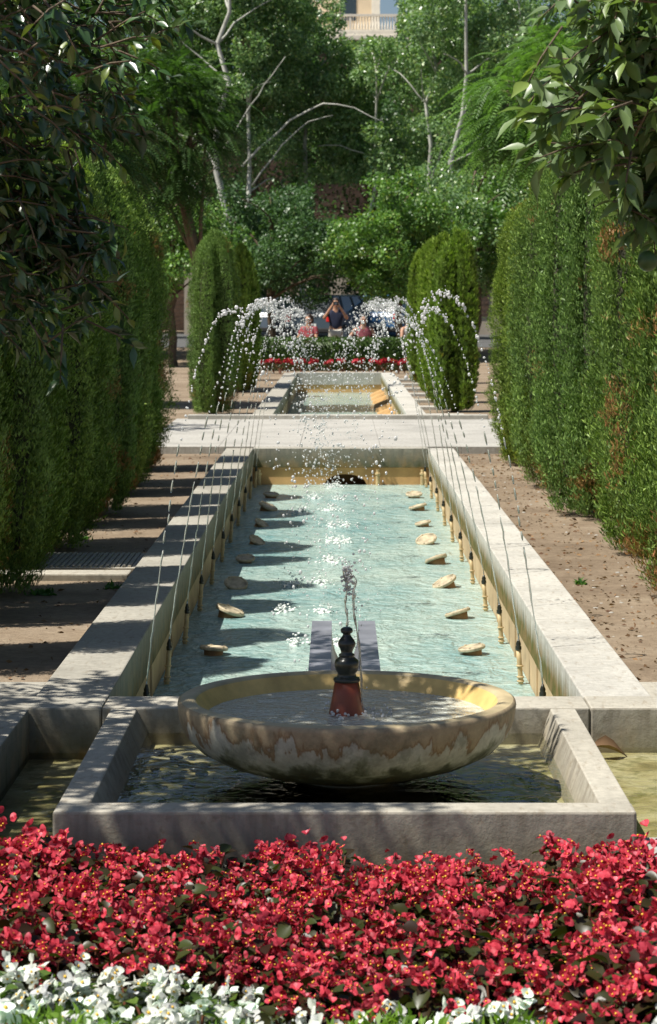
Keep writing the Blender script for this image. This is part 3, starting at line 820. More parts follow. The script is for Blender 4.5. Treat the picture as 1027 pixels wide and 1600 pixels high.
# ------------------------------------------------------------------ trees
def limb(m, p0, p1, r0, r1, sag=.1, n=7, mi=0, wob=.06):
    p0 = Vector(p0); p1 = Vector(p1); L = (p1-p0).length; pts = []; rd = []
    o1 = Vector((random.gauss(0,1),random.gauss(0,1),random.gauss(0,1)))*L*wob
    for i in range(n):
        u = i/(n-1); pts.append(p0.lerp(p1,u)+o1*math.sin(PI*u)+Vector((0,0,1))*sag*L*math.sin(PI*u)+Vector((random.gauss(0,1),random.gauss(0,1),random.gauss(0,1)))*L*.008); rd.append(r0+(r1-r0)*u)
    m.tube(pts, rd, 7, mi); return pts
GAPS = [ # open views through the planting, in world space (x0,x1,y0,y1,z0,z1)
    (.25,2.15,55,125,11.0,30), ]
def crown_np(clumps, per, L, droop=.3, wr=.6, lobed=1.):
    Ps=[];Ds=[];Ns=[];Ls=[]
    for (c, r, dens) in clumps:
        n = int(per*dens); d = rdir(n); u = RG.uniform(.25,1,n)**.5
        p = np.array(c)+d*(np.array(r)*u[:,None])
        Ps.append(p); dd = d*.8+RG.normal(size=(n,3))*.7; dd[:,2]-=droop; Ds.append(dd)
        nn = d*.45+RG.normal(size=(n,3))*.85; nn[:,2]+=.6; Ns.append(nn); Ls.append(RG.uniform(.7,1.25,n)*L)
    P=np.concatenate(Ps);D=np.concatenate(Ds);N=np.concatenate(Ns);L_=np.concatenate(Ls)
    keep=np.ones(len(P),bool)
    for a,b,c,d_,e,f in GAPS:
        keep &= ~((P[:,0]>a+ (P[:,1]-80)*.008)&(P[:,0]<b+(P[:,1]-80)*.022)&(P[:,1]>c)&(P[:,1]<d_)&(P[:,2]>e+(P[:,1]-80)*.12))
    q = (P[:,0]/P[:,1], (P[:,2]-1.5)/P[:,1])   # thin place in the foliage in front of the old arched wall
    keep &= ~((np.abs(q[0]-.0035)<.0145)&(np.abs(q[1]-.0455)<.0085)&(P[:,1]>57)&(RG.uniform(size=len(P))<.93))
    return leaves(P[keep],D[keep],N[keep],L_[keep],L_[keep]*wr,.12)
def tree(name, label, cat, x, y, h, cr, zc, nclump, per, leafL, mat, bark, clr=.55, trunk_r=.15, lean=0, group=None, wr=.6, limbs=7, vis_limbs=(), droop=.3, flat=1., back=None):
    z0 = gz(y); t = thing(name, label, cat, (x,y,z0), group=group); inv = (-x,-y,-z0)
    m = MB(); top = Vector((x+lean, y, h*.93))
    pts = limb(m, (x,y,z0-.1), top, trunk_r, trunk_r*.25, 0, 12, 0, .015)
    for k in range(limbs):
        a = random.uniform(0,2*PI); b = pts[random.randrange(4,11)]
        e = b+Vector((math.cos(a)*cr*.75, math.sin(a)*cr*.75, random.uniform(.1,.7)*cr))
        limb(m, b, e, trunk_r*.28, .010, .05)
    for (pa, pb, ra, rb, sg) in vis_limbs: limb(m, pa, pb, ra, rb, sg, 10, 0, .02)
    o = m.build('trunk', bark, t, smooth=True); o.location = inv
    cl = []
    H = h-zc
    for k in range(nclump):
        d = rdir(1)[0]; u = random.uniform(.15,1)**.5
        c = (x+lean*.6+d[0]*cr*u, y+d[1]*cr*u*flat+(back if back is not None else 1.1 if cat=='poplar' else 0), zc+H/2+d[2]*H/2*u)
        r = random.uniform(.5,1.25)*clr
        cl.append((c, (r,r,r*.75), r*r/clr/clr))
    V,Q = crown_np(cl, per, leafL, droop, wr)
    o = link('crown', npmesh('crown', V, Q, [mat]), t, inv)
    return t
# poplars with white trunks (positions from the trunks seen)
def px_x(px, Y): return (px-VX)*Y/F
G='tall poplars beyond the garden'
tree('poplar','tall poplar whose long bare white trunk stands left of the garden axis','poplar',px_x(343,72),72,16,2.6,5.5,84,440,.12,M['poplar'],M['bark_white'],.6,.15,lean=.32,group=G,back=2.9,flat=.8,
     vis_limbs=[(P3(343,240,72),P3(445,90,71),.03,.012,.05)])
tree('poplar','slimmer poplar with a pale trunk just right of the bare white one','poplar',px_x(375,74),74.3,15,2.0,6.2,84,440,.12,M['poplar'],M['bark_white'],.6,.11,lean=.35,group=G,
     vis_limbs=[(P3(378,260,74),P3(600,190,73),.045,.012,.22),(P3(395,290,74),P3(520,180,73),.03,.01,.15),(P3(330,320,74),P3(230,268,73),.03,.01,.12)])
tree('poplar','poplar left of centre with its crown over the tall cypress hedge','poplar',px_x(250,76),76,15,2.8,5.0,84,440,.12,M['poplar'],M['bark_white'],.65,.14,group=G)
tree('poplar','poplar in the centre whose top stops short of the house balcony','poplar',px_x(480,78),78,13.5,2.7,4.9,70,420,.13,M['poplar'],M['bark_white'],.6,.12,group=G)
tree('poplar','poplar under the house balcony with glittering pale leaves','poplar',px_x(590,76),76,11.0,2.6,4.8,80,420,.13,M['poplar'],M['bark_white'],.6,.10,group=G)
tree('poplar','poplar with a patchy white trunk right of the balcony','poplar',px_x(672,74),74,15,2.0,4.6,64,420,.13,M['poplar'],M['bark_white'],.6,.10,lean=.05,group=G,back=1.7)
tree('poplar','leaning poplar with white trunk beside the feathery green tree','poplar',px_x(703,70),70,15.5,2.0,5.5,54,420,.13,M['poplar'],M['bark_white'],.6,.11,lean=.75,group=G,back=1.9)
tree('poplar','rightmost poplar rising behind the feathery green tree','poplar',px_x(800,78),78,15,2.8,4.0,84,440,.12,M['poplar'],M['bark_white'],.6,.10,group=G)
tree('poplar','leftmost poplar behind the dark left foliage','poplar',px_x(120,78),78,15,3.0,4.0,84,440,.12,M['poplar'],M['bark_white'],.6,.10,group=G)
# back mass of trees
i = 0
names = ['leftmost dark evergreen behind the poplars','dark evergreen behind the white trunks','dark evergreen left of the old wall','low dark evergreen below the balcony','dark evergreen right of the old wall','dark evergreen behind the leaning poplar','rightmost dark evergreen behind the poplars']
for px, Y, h, cr in ((60,92,16,4.2),(240,94,17,4.2),(400,92,17,3.4),(575,90,10.3,3.0),(690,94,17,3.0),(800,92,17,4.0),(960,92,16,4.2)):
    tree('evergreen_tree', names[i], 'tree', px_x(px,Y), Y, h, cr, 3.5, 90, 330, .17, M['deep'], M['bark'], .95, .25, group='dark evergreens behind the poplars'); i += 1
# mid trees framing the view at street edge
tree('orange_tree','leafy green tree overhanging the street on the left of the car','tree',px_x(425,60),60,4.8,2.3,1.3,80,400,.10,M['deep'],M['bark'],.5,.12,group='street trees by the parked cars')
tree('orange_tree','bright leafy tree overhanging the right cypresses and the car','tree',px_x(628,58),58,4.9,1.75,1.1,80,420,.10,M['broad'],M['bark'],.45,.12,group='street trees by the parked cars')
tree('orange_tree','leafy tree between the left cypress row and the poplars','tree',px_x(270,56),56,4.3,1.7,1.6,60,400,.10,M['broad'],M['bark'],.5,.12,group='street trees by the parked cars')
tree('orange_tree','leafy tree behind the tallest right cypresses','tree',px_x(740,60),60,5.4,1.8,1.6,60,400,.10,M['poplar'],M['bark'],.5,.12,group='street trees by the parked cars')
tree('evergreen_tree','shaded tree over the gap above the parked cars','tree',px_x(462,68),68,4.9,1.7,1.9,44,380,.10,M['deep'],M['bark'],.5,.14,group='street trees by the parked cars')
tree('evergreen_tree','shaded tree at the far left street edge','tree',px_x(180,60),60,6,2.4,1.2,60,380,.12,M['deep'],M['bark'],.6,.14,group='street trees by the parked cars')
tree('evergreen_tree','shaded tree at the far right street edge','tree',px_x(880,60),60,6,2.4,1.2,60,380,.12,M['broad'],M['bark'],.6,.14,group='street trees by the parked cars')

for px, lab in ((440,'dark shrub under the trees behind the left parked car'),(585,'dark shrub under the trees just right of the dark car'),(640,'dark shrub behind the blue car')):
    tree('evergreen_shrub', lab, 'shrub', px_x(px,79), 79, 4.3, 1.5, .5, 34, 300, .14, M['deep'], M['bark'], .6, .08, group='dark shrubs behind the parked cars')
# unseen big trees added on both sides to block sky light
for sx, yy, side in ((-1,12,'left'),(-1,18.5,'left'),(-1,25.5,'left'),(1,12.5,'right'),(1,19,'right'),(1,26,'right')):
    tree('evergreen_tree', f'{dict([(12,"nearest"),(18.5,"middle"),(25.5,"farthest"),(12.5,"nearest"),(19,"middle"),(26,"farthest")])[yy]} large added evergreen blocking sky light outside the {side} cypress row', 'tree', sx*7.2, yy, 6.8, 2.5, 1.2, 46, 200, .22, M['deep'], M['bark'], .95, .2, group='added evergreens blocking sky light outside the cypress rows')
# ---- feathery trees: pinnate fronds
def frond_tree(name, label, x, y, zc, rx, ry_, rz, n, mat, tl=.42, h=None):
    z0 = gz(y); t = thing(name, label, 'tree', (x,y,z0)); inv = (-x,-y,-z0)
    m = MB(); pts = limb(m, (x+.6,y+.3,z0-.1),(x,y,zc),.16,.07,0,9,0,.03)
    nb = 14; ends = []
    for k in range(nb):
        d = rdir(1)[0]; e = Vector((x+d[0]*rx*.8,y+d[1]*ry_*.8,zc+abs(d[2])*rz*.7-.1)); limb(m, pts[random.randrange(4,9)], e, .04,.01,.1)
    o = m.build('trunk', M['bark'], t, smooth=True); o.location = inv
    cen = np.array([x,y,zc]); nclump = 46
    cc = cen+rdir(nclump)*np.array([rx,ry_,rz])*(RG.uniform(.2,1,(nclump,1))**.5)
    P = cc[RG.integers(0,nclump,n)]+RG.normal(size=(n,3))*.20
    D = unit(P-cen)*.8+RG.normal(size=(n,3))*.45; D[:,2] = D[:,2]*.4-.05; D = unit(D)
    Ln = RG.uniform(.7,1.3,n)*tl; k = 13
    up = np.tile([0,0,1.],(n,1))+RG.normal(size=(n,3))*.25; S = unit(np.cross(D,up)); N = unit(np.cross(S,D))
    parts = []
    for j in range(k):
        u = (j+1)/k; b = P+D*Ln[:,None]*u-np.array([0,0,1.])*(Ln*.55*u*u)[:,None]
        for sgn in (-1,1):
            parts.append(leaves(b, S*sgn+D*.35-np.array([0,0,.25]), N, Ln*.26*(1-.5*abs(u-.45)), Ln*.055, .1))
    V,Q,_ = join_np(parts)
    o = link('crown', npmesh('crown', V, Q, [mat]), t, inv)
frond_tree('acacia_tree','bright feathery green tree above the right cypresses', 4.0,42,5.2,1.35,1.1,1.5,1500,M['acacia'],.5)
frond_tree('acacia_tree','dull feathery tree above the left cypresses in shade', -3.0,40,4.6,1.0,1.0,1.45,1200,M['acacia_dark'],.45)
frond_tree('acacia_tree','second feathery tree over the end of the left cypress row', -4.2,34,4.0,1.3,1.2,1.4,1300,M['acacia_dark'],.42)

# ---- near citrus trees: big leaves, branches entering the frame
def citrus(label, x, y, ground, ell, n_twigs, extra, lf=(.05,.082), over=None, mat='citrus'):
    t = thing('citrus_tree', label, 'citrus tree', (x,y,ground)); inv = (-x,-y,-ground)
    m = MB(); c, r = ell
    top = Vector((c[0],c[1],c[2]-.3)); pts = limb(m, (x,y,ground-.1), top, .09,.05,0,9,0,.03)
    tips = []
    for k in range(12):
        d = Vector(rdir(1)[0]); e = Vector(c)+Vector((d.x*r[0]*.7,d.y*r[1]*.7,d.z*r[2]*.6)); bp = limb(m, pts[random.randrange(4,9)], e, .022,.005,.05)
        tips += [bp[4], bp[5], e]
    Ps=[];Ds=[]
    tw = []
    for k in range(n_twigs):
        d = rdir(1)[0]; u = random.uniform(.2,1)**.45
        p = np.array(c)+d*np.array(r)*u; tw.append((p, unit(d+RG.normal(size=3)*.5+np.array([0,0,-.15]))))
    if over:
        (oc, orr, on) = over; limb(m, c, oc, .03,.015,.1); limb(m, c, Vector(oc)+Vector((.4,.2,.1)), .025,.01,.1)
        for k in range(on):
            d = rdir(1)[0]; tw.append((np.array(oc)+d*np.array(orr)*random.uniform(.1,1)**.5, unit(d+RG.normal(size=3)*.5)))
    for (a, b, cnt, spread) in extra:     # hanging sprays
        a = np.array(a); b = np.array(b)
        limb(m, a, b, .009,.003,.06,8)
        for k in range(cnt):
            u = random.uniform(.1,1); tw.append((a+(b-a)*u+RG.normal(size=3)*spread, unit((b-a)/np.linalg.norm(b-a)+RG.normal(size=3)*.6)))
    for p, d in tw:
        ln = random.uniform(.10,.20); q = p+d*ln
        m.tube([p-d*.05, p+d*ln*.5+np.array([0,0,.01]), q], [.004,.003,.002], 5)
        nl = random.randint(8,12)
        u = np.linspace(.1,1,nl)[:,None]; base = p+d*ln*u
        side = rdir(nl); dd = d*.7+side*.8+np.array([0,0,-.25]); Ps.append(base); Ds.append(dd)
    P = np.concatenate(Ps); D = np.concatenate(Ds); n = len(P)
    N = RG.normal(size=(n,3))*.55+np.array([0,0,1.])
    L = RG.uniform(lf[0],lf[1],n)
    V,Q = fine_leaves(P,D,N,L,L*RG.uniform(.34,.46,n),RG.uniform(.05,.35,n),.18)
    o = m.build('branches', M['bark'], t, smooth=True); o.location = inv
    link('crown', npmesh('crown', V, Q, [M[mat]], smooth=True), t, inv)
    return t, inv
tl_, inv_l = citrus('shade-darkened citrus tree leaning into the top left corner over the gutter', -2.35,7.6,GZ, ((-2.08,7.55,2.75),(.88,1.05,1.1)), 760,
   [((-1.3,7.4,1.9),P3(160,385,7.3),20,.05),((-1.3,7.4,1.8),P3(140,450,7.3),26,.05),((-1.4,7.2,1.8),P3(60,500,7.2),36,.08),((-1.4,7.3,2.0),P3(80,330,7.4),34,.09),
    ((-1.2,7.3,2.45),P3(205,70,7.4),26,.05),((-1.2,7.4,2.5),P3(110,160,7.5),50,.10),((-1.2,7.0,2.3),P3(60,90,6.6),24,.08),((-1.2,7.4,2.6),P3(240,5,7.6),24,.05),((-1.2,7.3,2.1),P3(60,250,7.3),60,.13),((-1.3,7.4,1.9),P3(40,420,7.5),50,.11)], over=((-2.2,6.55,3.45),(.8,.75,.5),620))
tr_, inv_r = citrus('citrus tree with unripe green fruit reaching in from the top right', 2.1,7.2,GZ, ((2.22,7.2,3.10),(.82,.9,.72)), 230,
   [((1.2,6.9,2.3),P3(900,150,6.6),40,.07),((1.2,7.0,2.1),P3(925,225,6.7),34,.07),((1.25,7.0,2.5),P3(925,40,6.6),44,.07),((1.2,7.0,1.9),P3(975,335,6.9),16,.04),((1.2,7.1,1.95),P3(930,235,7.6),18,.04),((1.2,6.9,2.3),P3(980,120,6.8),40,.07),((1.25,7.0,1.95),P3(1000,340,7.0),12,.03)], lf=(.062,.112), mat='citrus_sunlit')
for i,(px,py,Y) in enumerate(((940,270,6.7),(1012,408,6.8),(915,185,6.9),(990,60,6.7),(935,130,6.6))):
    V,Q = blobs(np.array([[0,0,0.]]), np.array([[.030,.030,.032]]), ico(4)); p = P3(px,py,Y)
    o = link('fruit', npmesh('fruit', V, Q, [M['fruit']], smooth=True), tr_, Vector(p)+Vector(inv_r))

# ------------------------------------------------------------------ begonia bed
def begonia_foliage(seed, h=.22, r=.10, n=72):
    rg = np.random.default_rng(seed)
    th = rg.uniform(0,6.28,n); u = rg.uniform(0,1,n)**.6; z = h*(.35+.72*rg.uniform(0,1,n))*(1-.30*u*u)
    P = np.stack([np.cos(th)*u*r,np.sin(th)*u*r,z],1); D = np.stack([np.cos(th),np.sin(th),rg.uniform(-.3,.45,n)],1)+rg.normal(size=(n,3))*.25
    N = np.stack([-np.cos(th)*.2,-np.sin(th)*.2,np.ones(n)],1)+rg.normal(size=(n,3))*.45
    L = rg.uniform(.026,.048,n)
    V,Q = fine_leaves(P,D,N,L,L*.85,rg.uniform(-.1,.4,n),.2,(.1,.85,1.,.9,.6,.08))
    m = MB()
    for i in range(9):
        j = i*4; m.tube([(0,0,0),(P[j,0]*.5,P[j,1]*.5,P[j,2]*.6),tuple(P[j])],[.005,.004,.003],5)
    return V,Q,m
def foliage_mesh(seed, mat, **kw):
    V,Q,m = begonia_foliage(seed, **kw)
    Vs = np.array(m.v); Qs = np.array([f for f in m.f if len(f)==4])
    Va,Qa,ms = join_np([(V,Q,0),(Vs,Qs,1)])
    return npmesh('begonia_foliage', Va, Qa, [mat, M['stem']], ms, smooth=True)
def blossom_mesh(seed, mat, n=4, sz=1.):
    rg = np.random.default_rng(seed); parts = []; cen = []; b = MB()
    for i in range(n):
        c = rg.normal(size=3)*np.array([.0135,.0135,.0115]); d = unit(rg.normal(size=3)*.9+np.array([0,-.35,.6])); op = rg.uniform(.15,1.1)
        a = unit(np.cross(d, rg.normal(size=3))); bb = np.cross(d,a)
        for k, ln in enumerate((.0165,.0115,.0165,.0115)):
            dr = (a,bb,-a,-bb)[k]; L = ln*sz*rg.uniform(.85,1.15)
            V,Q = fine_leaves(np.array([c]),np.array([dr+d*op]),np.array([d]),[L],[L*1.05],rg.uniform(.0,.5),.16,(.25,.8,1.,.95,.7,.3))
            parts.append((V,Q,0))
        if rg.uniform() < .6 or not cen: cen.append(c+d*.004)
    Vc,Fc = blobs(np.array(cen), np.full((len(cen),1),.0030*sz)*np.ones((1,3)), ICO1)
    V,Q,ms = join_np(parts)
    Fq = np.concatenate([Fc, Fc[:,2:3]],1)  # placeholder quads -> build via pydata
    m = MB(); m.v = [tuple(x) for x in V]; m.f = [tuple(int(i) for i in q) for q in Q]; m.m=[0]*len(m.f)
    m.add([tuple(x) for x in Vc],[tuple(int(i) for i in f) for f in Fc],1)
    return m.mesh('blossom',[mat,M['stamen']],True)
RF = [foliage_mesh(400+i, M['begonia'], h=.235) for i in range(5)]
WF = [foliage_mesh(420+i, M['begonia_green'], h=.20) for i in range(4)]
RB = [blossom_mesh(440+i, M['red'], random.choice([5,6,7,8]), .84) for i in range(8)]
WB = [blossom_mesh(460+i, M['white'], random.choice([5,6]), 1.12) for i in range(6)]
def begonia(x, y, white, scale=1.):
    t = thing('begonia', None, None, (x,y,-.32), random.uniform(0,6.28))
    if white: tag(t, 'white begonia with green leaves in the front of the flower bed', 'begonia', 'white begonias in the flower bed')
    else: tag(t, 'crimson begonia with bronze leaves in the flower bed', 'begonia', 'red begonias in the flower bed')
    t.scale = (scale,)*3
    link('foliage', random.choice(WF if white else RF), t)
    nb = random.randint(5,8) if not white else random.randint(6,9)
    for k in range(nb):
        a = 2*PI*k/nb+random.uniform(-.4,.4); u = random.uniform(.15,1)
        o = link('blossom', random.choice(WB if white else RB), t, (math.cos(a)*.085*u, math.sin(a)*.085*u, (.235 if not white else .195)*(1-.22*u*u)+random.uniform(-.025,.035)))
        o.rotation_euler = (random.uniform(-.3,.3), random.uniform(-.3,.3), -t.rotation_euler.z+random.uniform(-.6,.6)); s_ = random.uniform(.8,1.2); o.scale = (s_,)*3
row = 0; y = 4.90
while y < 6.52:
    hw = y*.152+.14; x = -hw+(row%2)*.06
    while x < hw:
        xx = x+random.uniform(-.03,.03); yy = y+random.uniform(-.03,.03)
        edge = 5.40 + .04*math.sin(xx*9) if xx < -.28 else (5.32-(xx+.28)*1.2 if xx < .05 else (5.12 if .12 < xx < .46 else 4.9))
        wh = yy < edge
        if not (y > 6.35 and abs(xx+.02) < .22 and random.random() < .0):
            sc_ = random.uniform(.86,1.12)*(1.17 if xx < -.72 or xx > .62 else 1.)*(1. if y < 6.3 else .96)
            begonia(xx, yy, wh, sc_)
        x += .125
    y += .128; row += 1
# bright green fringe along the near edge
n = 9000
P = np.stack([RG.uniform(-1.1,1.1,n),RG.uniform(4.6,4.95,n),np.zeros(n)],1)
hgt = .26+.025*np.sin(P[:,0]*7)+.02*np.sin(P[:,0]*19)-(P[:,1]-4.75)**2*1.5
P[:,2] = -.32+hgt*RG.uniform(.3,1.,n); D = rdir(n); D[:,2] = abs(D[:,2])+.3
V,Q = leaves(P,D,rdir(n)+np.array([0,0,.6]),RG.uniform(.02,.045,n),RG.uniform(.006,.014,n))
tag(link('ground_cover', npmesh('ground_cover', V, Q, [M['fringe']])), 'bright green feathery ground cover along the near edge of the bed', 'ground cover', kind='stuff')

# ------------------------------------------------------------------ far hedge, flowers
def box_hedge(x0,x1,y0,y1,h,label):
    t = thing('box_hedge', label, 'hedge', ((x0+x1)/2,(y0+y1)/2,gz(y0)))
    n = int(9000*(x1-x0)/3.); L = []
    P = np.stack([RG.uniform(x0,x1,n),RG.uniform(y0,y1,n),RG.uniform(0,h,n)],1)
    f = RG.integers(0,3,n); P[f==0,1] = y0+RG.uniform(-.03,.05,(f==0).sum()); P[f==1,2] = h+RG.normal(size=(f==1).sum())*.02; P[:,2]+=gz(y0)
    D = rdir(n); D[:,2]=abs(D[:,2]); V,Q = leaves(P,D,rdir(n),RG.uniform(.04,.08,n),RG.uniform(.02,.045,n))
    m = MB(); m.box(x0+.05,x1-.05,y0+.06,y1-.06,gz(y0)-.05,gz(y0)+h-.05)
    Va,Qa,ms = join_np([(V,Q),(np.array(m.v),np.array(m.f))])
    link('foliage', npmesh('foliage', Va, Qa, [M['boxhedge']]), t, (-(x0+x1)/2,-(y0+y1)/2,-gz(y0)))
box_hedge(-1.9,2.15,52.3,53.2,.72,'clipped box hedge across the far end, in front of the people')
m=0
FR = blossom_mesh(900, M['red'], 7, 3.4)
FF = foliage_mesh(901, M['begonia'], h=.28, r=.16)
for i in range(26):
    x = -1.75+i*.155; 
    if -.75 < x < .3 and i%2: continue
    t = thing('begonia', 'small crimson begonia in the far row below the clipped hedge', 'begonia', (x,50.3+random.uniform(-.3,.3),GZ), random.uniform(0,6), group='far row of red begonias')
    link('foliage', FF, t)
    for k in range(3): link('blossom', FR, t, (random.uniform(-.08,.08),random.uniform(-.08,.08),.24+random.uniform(0,.06)), (0,0,random.uniform(-1,1)))

# ------------------------------------------------------------------ people
def skin(name, J, B, mat, parent, sub=2, smooth=True, root='pelvis'):
    names = list(J); idx = {n:i for i,n in enumerate(names)}
    me = bpy.data.meshes.new(name); me.from_pydata([J[n][:3] for n in names], [(idx[a],idx[b]) for a,b in B], [])
    o = bpy.data.objects.new(name+'_tmp', me); COL.objects.link(o)
    sm = o.modifiers.new('skin','SKIN'); sm.use_smooth_shade = True
    for i, n_ in enumerate(names):
        r = J[n_][3]; rr = r if isinstance(r, tuple) else (r, r)
        me.skin_vertices[0].data[i].radius = rr; me.skin_vertices[0].data[i].use_root = (n_ == root)
    ss = o.modifiers.new('sub','SUBSURF'); ss.levels = sub; ss.render_levels = sub
    dg = bpy.context.evaluated_depsgraph_get(); ev = o.evaluated_get(dg)
    m2 = bpy.data.meshes.new_from_object(ev); m2.name = name; m2.materials.clear(); m2.materials.append(mat)
    bpy.data.objects.remove(o)
    return link(name, m2, parent)
M['skin'] = simple('tanned_skin', (.50,.27,.17), .5, .08)
M['hair'] = simple('dark_brown_hair', (.035,.022,.015), .5, .3, 40, .4)
M['navy'] = simple('navy_cotton', (.018,.024,.055), .85, .2)
M['khaki'] = simple('pale_trousers', (.50,.48,.42), .85, .15)
M['redtop'] = simple('red_patterned_cotton', (.28,.05,.06), .8, .5, 18)
M['pinktop'] = simple('pink_patterned_cotton', (.36,.10,.12), .8, .6, 22)
M['whitetop'] = simple('white_cotton', (.62,.60,.56), .8, .15)
M['denim'] = simple('blue_denim', (.06,.09,.16), .85, .2)
M['camera'] = simple('black_camera_plastic', (.02,.02,.022), .3, .2)
M['lens'] = simple('lens_glass', (.10,.11,.13), .08, .1, spec=.9)
M['eye'] = simple('dark_eye', (.02,.015,.01), .3, .1)
M['shoe'] = simple('dark_shoe', (.04,.035,.03), .6, .2)

def fingers(J, B, wrist, d, up, s, tag_):
    """palm + five fingers, d = direction of the hand, up = across the palm"""
    d = Vector(d).normalized(); up = Vector(up).normalized(); w_ = Vector(wrist)
    J[tag_+'palm'] = (*(w_+d*.055), .026)
    B.append((s, tag_+'palm'))
    for i, ln in enumerate((.06,.07,.065,.05)):
        off = up*(.027-.018*i); a = w_+d*.095+off; b = a+d*ln*.55; c = b+d*ln*.3+up.cross(d)*ln*.35
        J[f'{tag_}a{i}'] = (*a,.009); J[f'{tag_}b{i}'] = (*b,.0085); J[f'{tag_}c{i}'] = (*c,.007)
        B += [(tag_+'palm',f'{tag_}a{i}'),(f'{tag_}a{i}',f'{tag_}b{i}'),(f'{tag_}b{i}',f'{tag_}c{i}')]
    a = w_+d*.05+up*.042; b = a+d*.035+up*.02
    J[tag_+'ta']=(*a,.011); J[tag_+'tb']=(*b,.009); B += [(tag_+'palm',tag_+'ta'),(tag_+'ta',tag_+'tb')]

def person(label, x, y, z, rz, seated, arms, top, bottom, hairlen=.0, s=1., sleeves=True, skinm='skin'):
    t = thing('person', label, 'person', (x,y,z), rz); t.scale = (s,)*3
    dz = -.42 if seated else 0
    hp = .93+dz
    J = {}; B = []
    J['pelvis']=(0,0,hp,(.15,.11)); J['belly']=(0,0,hp+.17,(.135,.10)); J['chest']=(0,0,hp+.38,(.16,.11)); J['neck']=(0,-.01,hp+.535,.055)
    J['jaw']=(0,-.03,hp+.625,(.068,.075)); J['head']=(0,-.022,hp+.70,(.076,.092)); J['crown']=(0,-.01,hp+.765,(.062,.075))
    B += [('pelvis','belly'),('belly','chest'),('chest','neck'),('neck','jaw'),('jaw','head'),('head','crown')]
    J['nose']=(0,-.125,hp+.655,.010); B.append(('head','nose'))
    for sd in (-1,1):
        J[f'ear{sd}']=(sd*.083,-.015,hp+.67,.012); B.append(('head',f'ear{sd}'))
        sh=(sd*.185,0,hp+.455); J[f'sh{sd}']=(*sh,.055); B.append(('chest',f'sh{sd}'))
        el, wr, hd = arms[sd]; el=(el[0],el[1],el[2]+dz); wr=(wr[0],wr[1],wr[2]+dz)
        J[f'el{sd}']=(*el,.040); J[f'wr{sd}']=(*wr,.028); B += [(f'sh{sd}',f'el{sd}'),(f'el{sd}',f'wr{sd}')]
        fingers(J,B,wr,hd,(-sd*.2,0,1),f'wr{sd}',f'h{sd}')
        J[f'hip{sd}']=(sd*.095,0,hp-.06,.092); B.append(('pelvis',f'hip{sd}'))
        if seated: kn=(sd*.13,-.42,.47); an=(sd*.13,-.40,.09)
        else: kn=(sd*.11,-.02,.50); an=(sd*.12,.01,.09)
        J[f'kn{sd}']=(*kn,.062); J[f'an{sd}']=(*an,.042); J[f'toe{sd}']=(an[0],an[1]-.15,.035,.035)
        B += [(f'hip{sd}',f'kn{sd}'),(f'kn{sd}',f'an{sd}'),(f'an{sd}',f'toe{sd}')]
    body = skin('body', J, B, M[skinm], t)
    # clothes
    K = {k:J[k] for k in ('pelvis','belly','chest')}
    K['pelvis']=(0,0,hp-.02,(.165,.125)); K['belly']=(0,0,hp+.17,(.155,.12)); K['chest']=(0,0,hp+.38,(.175,.125)); K['nk']=(0,-.005,hp+.49,.075)
    KB=[('pelvis','belly'),('belly','chest'),('chest','nk')]
    for sd in (-1,1):
        sh=Vector(J[f'sh{sd}'][:3]); el=Vector(J[f'el{sd}'][:3])
        K[f's{sd}']=(*sh,.070); KB.append(('chest',f's{sd}'))
        if sleeves: e=sh.lerp(el,.62); K[f'e{sd}']=(*e,.062); KB.append((f's{sd}',f'e{sd}'))
    skin('shirt', K, KB, M[top], t)
    K={'pelvis':(0,0,hp-.03,(.158,.118))}; KB=[]
    for sd in (-1,1):
        a=J[f'hip{sd}']; k=J[f'kn{sd}']; n_=J[f'an{sd}']
        K[f'h{sd}']=(a[0],a[1],a[2],.105); K[f'k{sd}']=(*k[:3],.075); K[f'a{sd}']=(n_[0],n_[1],n_[2]+.03,.06)
        KB += [('pelvis',f'h{sd}'),(f'h{sd}',f'k{sd}'),(f'k{sd}',f'a{sd}')]
    skin('trousers', K, KB, M[bottom], t)
    m = MB()
    V0,F0 = ICO2; V0,F0 = ico(4)
    vs = []
    for v in V0:
        p = Vector((v[0]*.088, v[1]*.105, v[2]*.105)); vs.append((p.x, p.y+.012, p.z+hp+.715))
    fs = []
    for f in F0:
        c = sum((Vector(vs[i]) for i in f), Vector())/3
        if c.y < -.045 and c.z < hp+.755: continue
        if c.z < hp+.66-hairlen*.3 : continue
        fs.append(tuple(int(i) for i in f))
    m.add(vs, fs)
    if hairlen: m.tube([(0,.075,hp+.74),(0,.105,hp+.64),(0,.10,hp+.64-hairlen)], [.075,.07,.03], 12)
    o = m.build('hair', M['hair'], t, smooth=True); so_ = o.modifiers.new('th','SOLIDIFY'); so_.thickness = .012
    for sd in (-1,1):
        V,Q = blobs(np.array([[sd*.030,-.108,hp+.693]]), np.array([[.011,.006,.006]]), ICO2); link('eye', npmesh('eye', V, Q, [M['eye']], smooth=True), t)
        m = MB(); m.lathe([(.03,0),(.055,.02),(.05,.07),(.03,.09)], 12, (0,0,0)); an=J[f'an{sd}']
        o = m.build('shoe', M['shoe'], t, smooth=True); o.location=(an[0],an[1]-.05,0); o.scale=(1,2.3,1)
    V,Q = blobs(np.array([[0,-.112,hp+.617]]), np.array([[.024,.006,.006]]), ICO2); link('mouth', npmesh('mouth', V, Q, [M['pinktop']], smooth=True), t)
    return t
gy = gz(54.6)
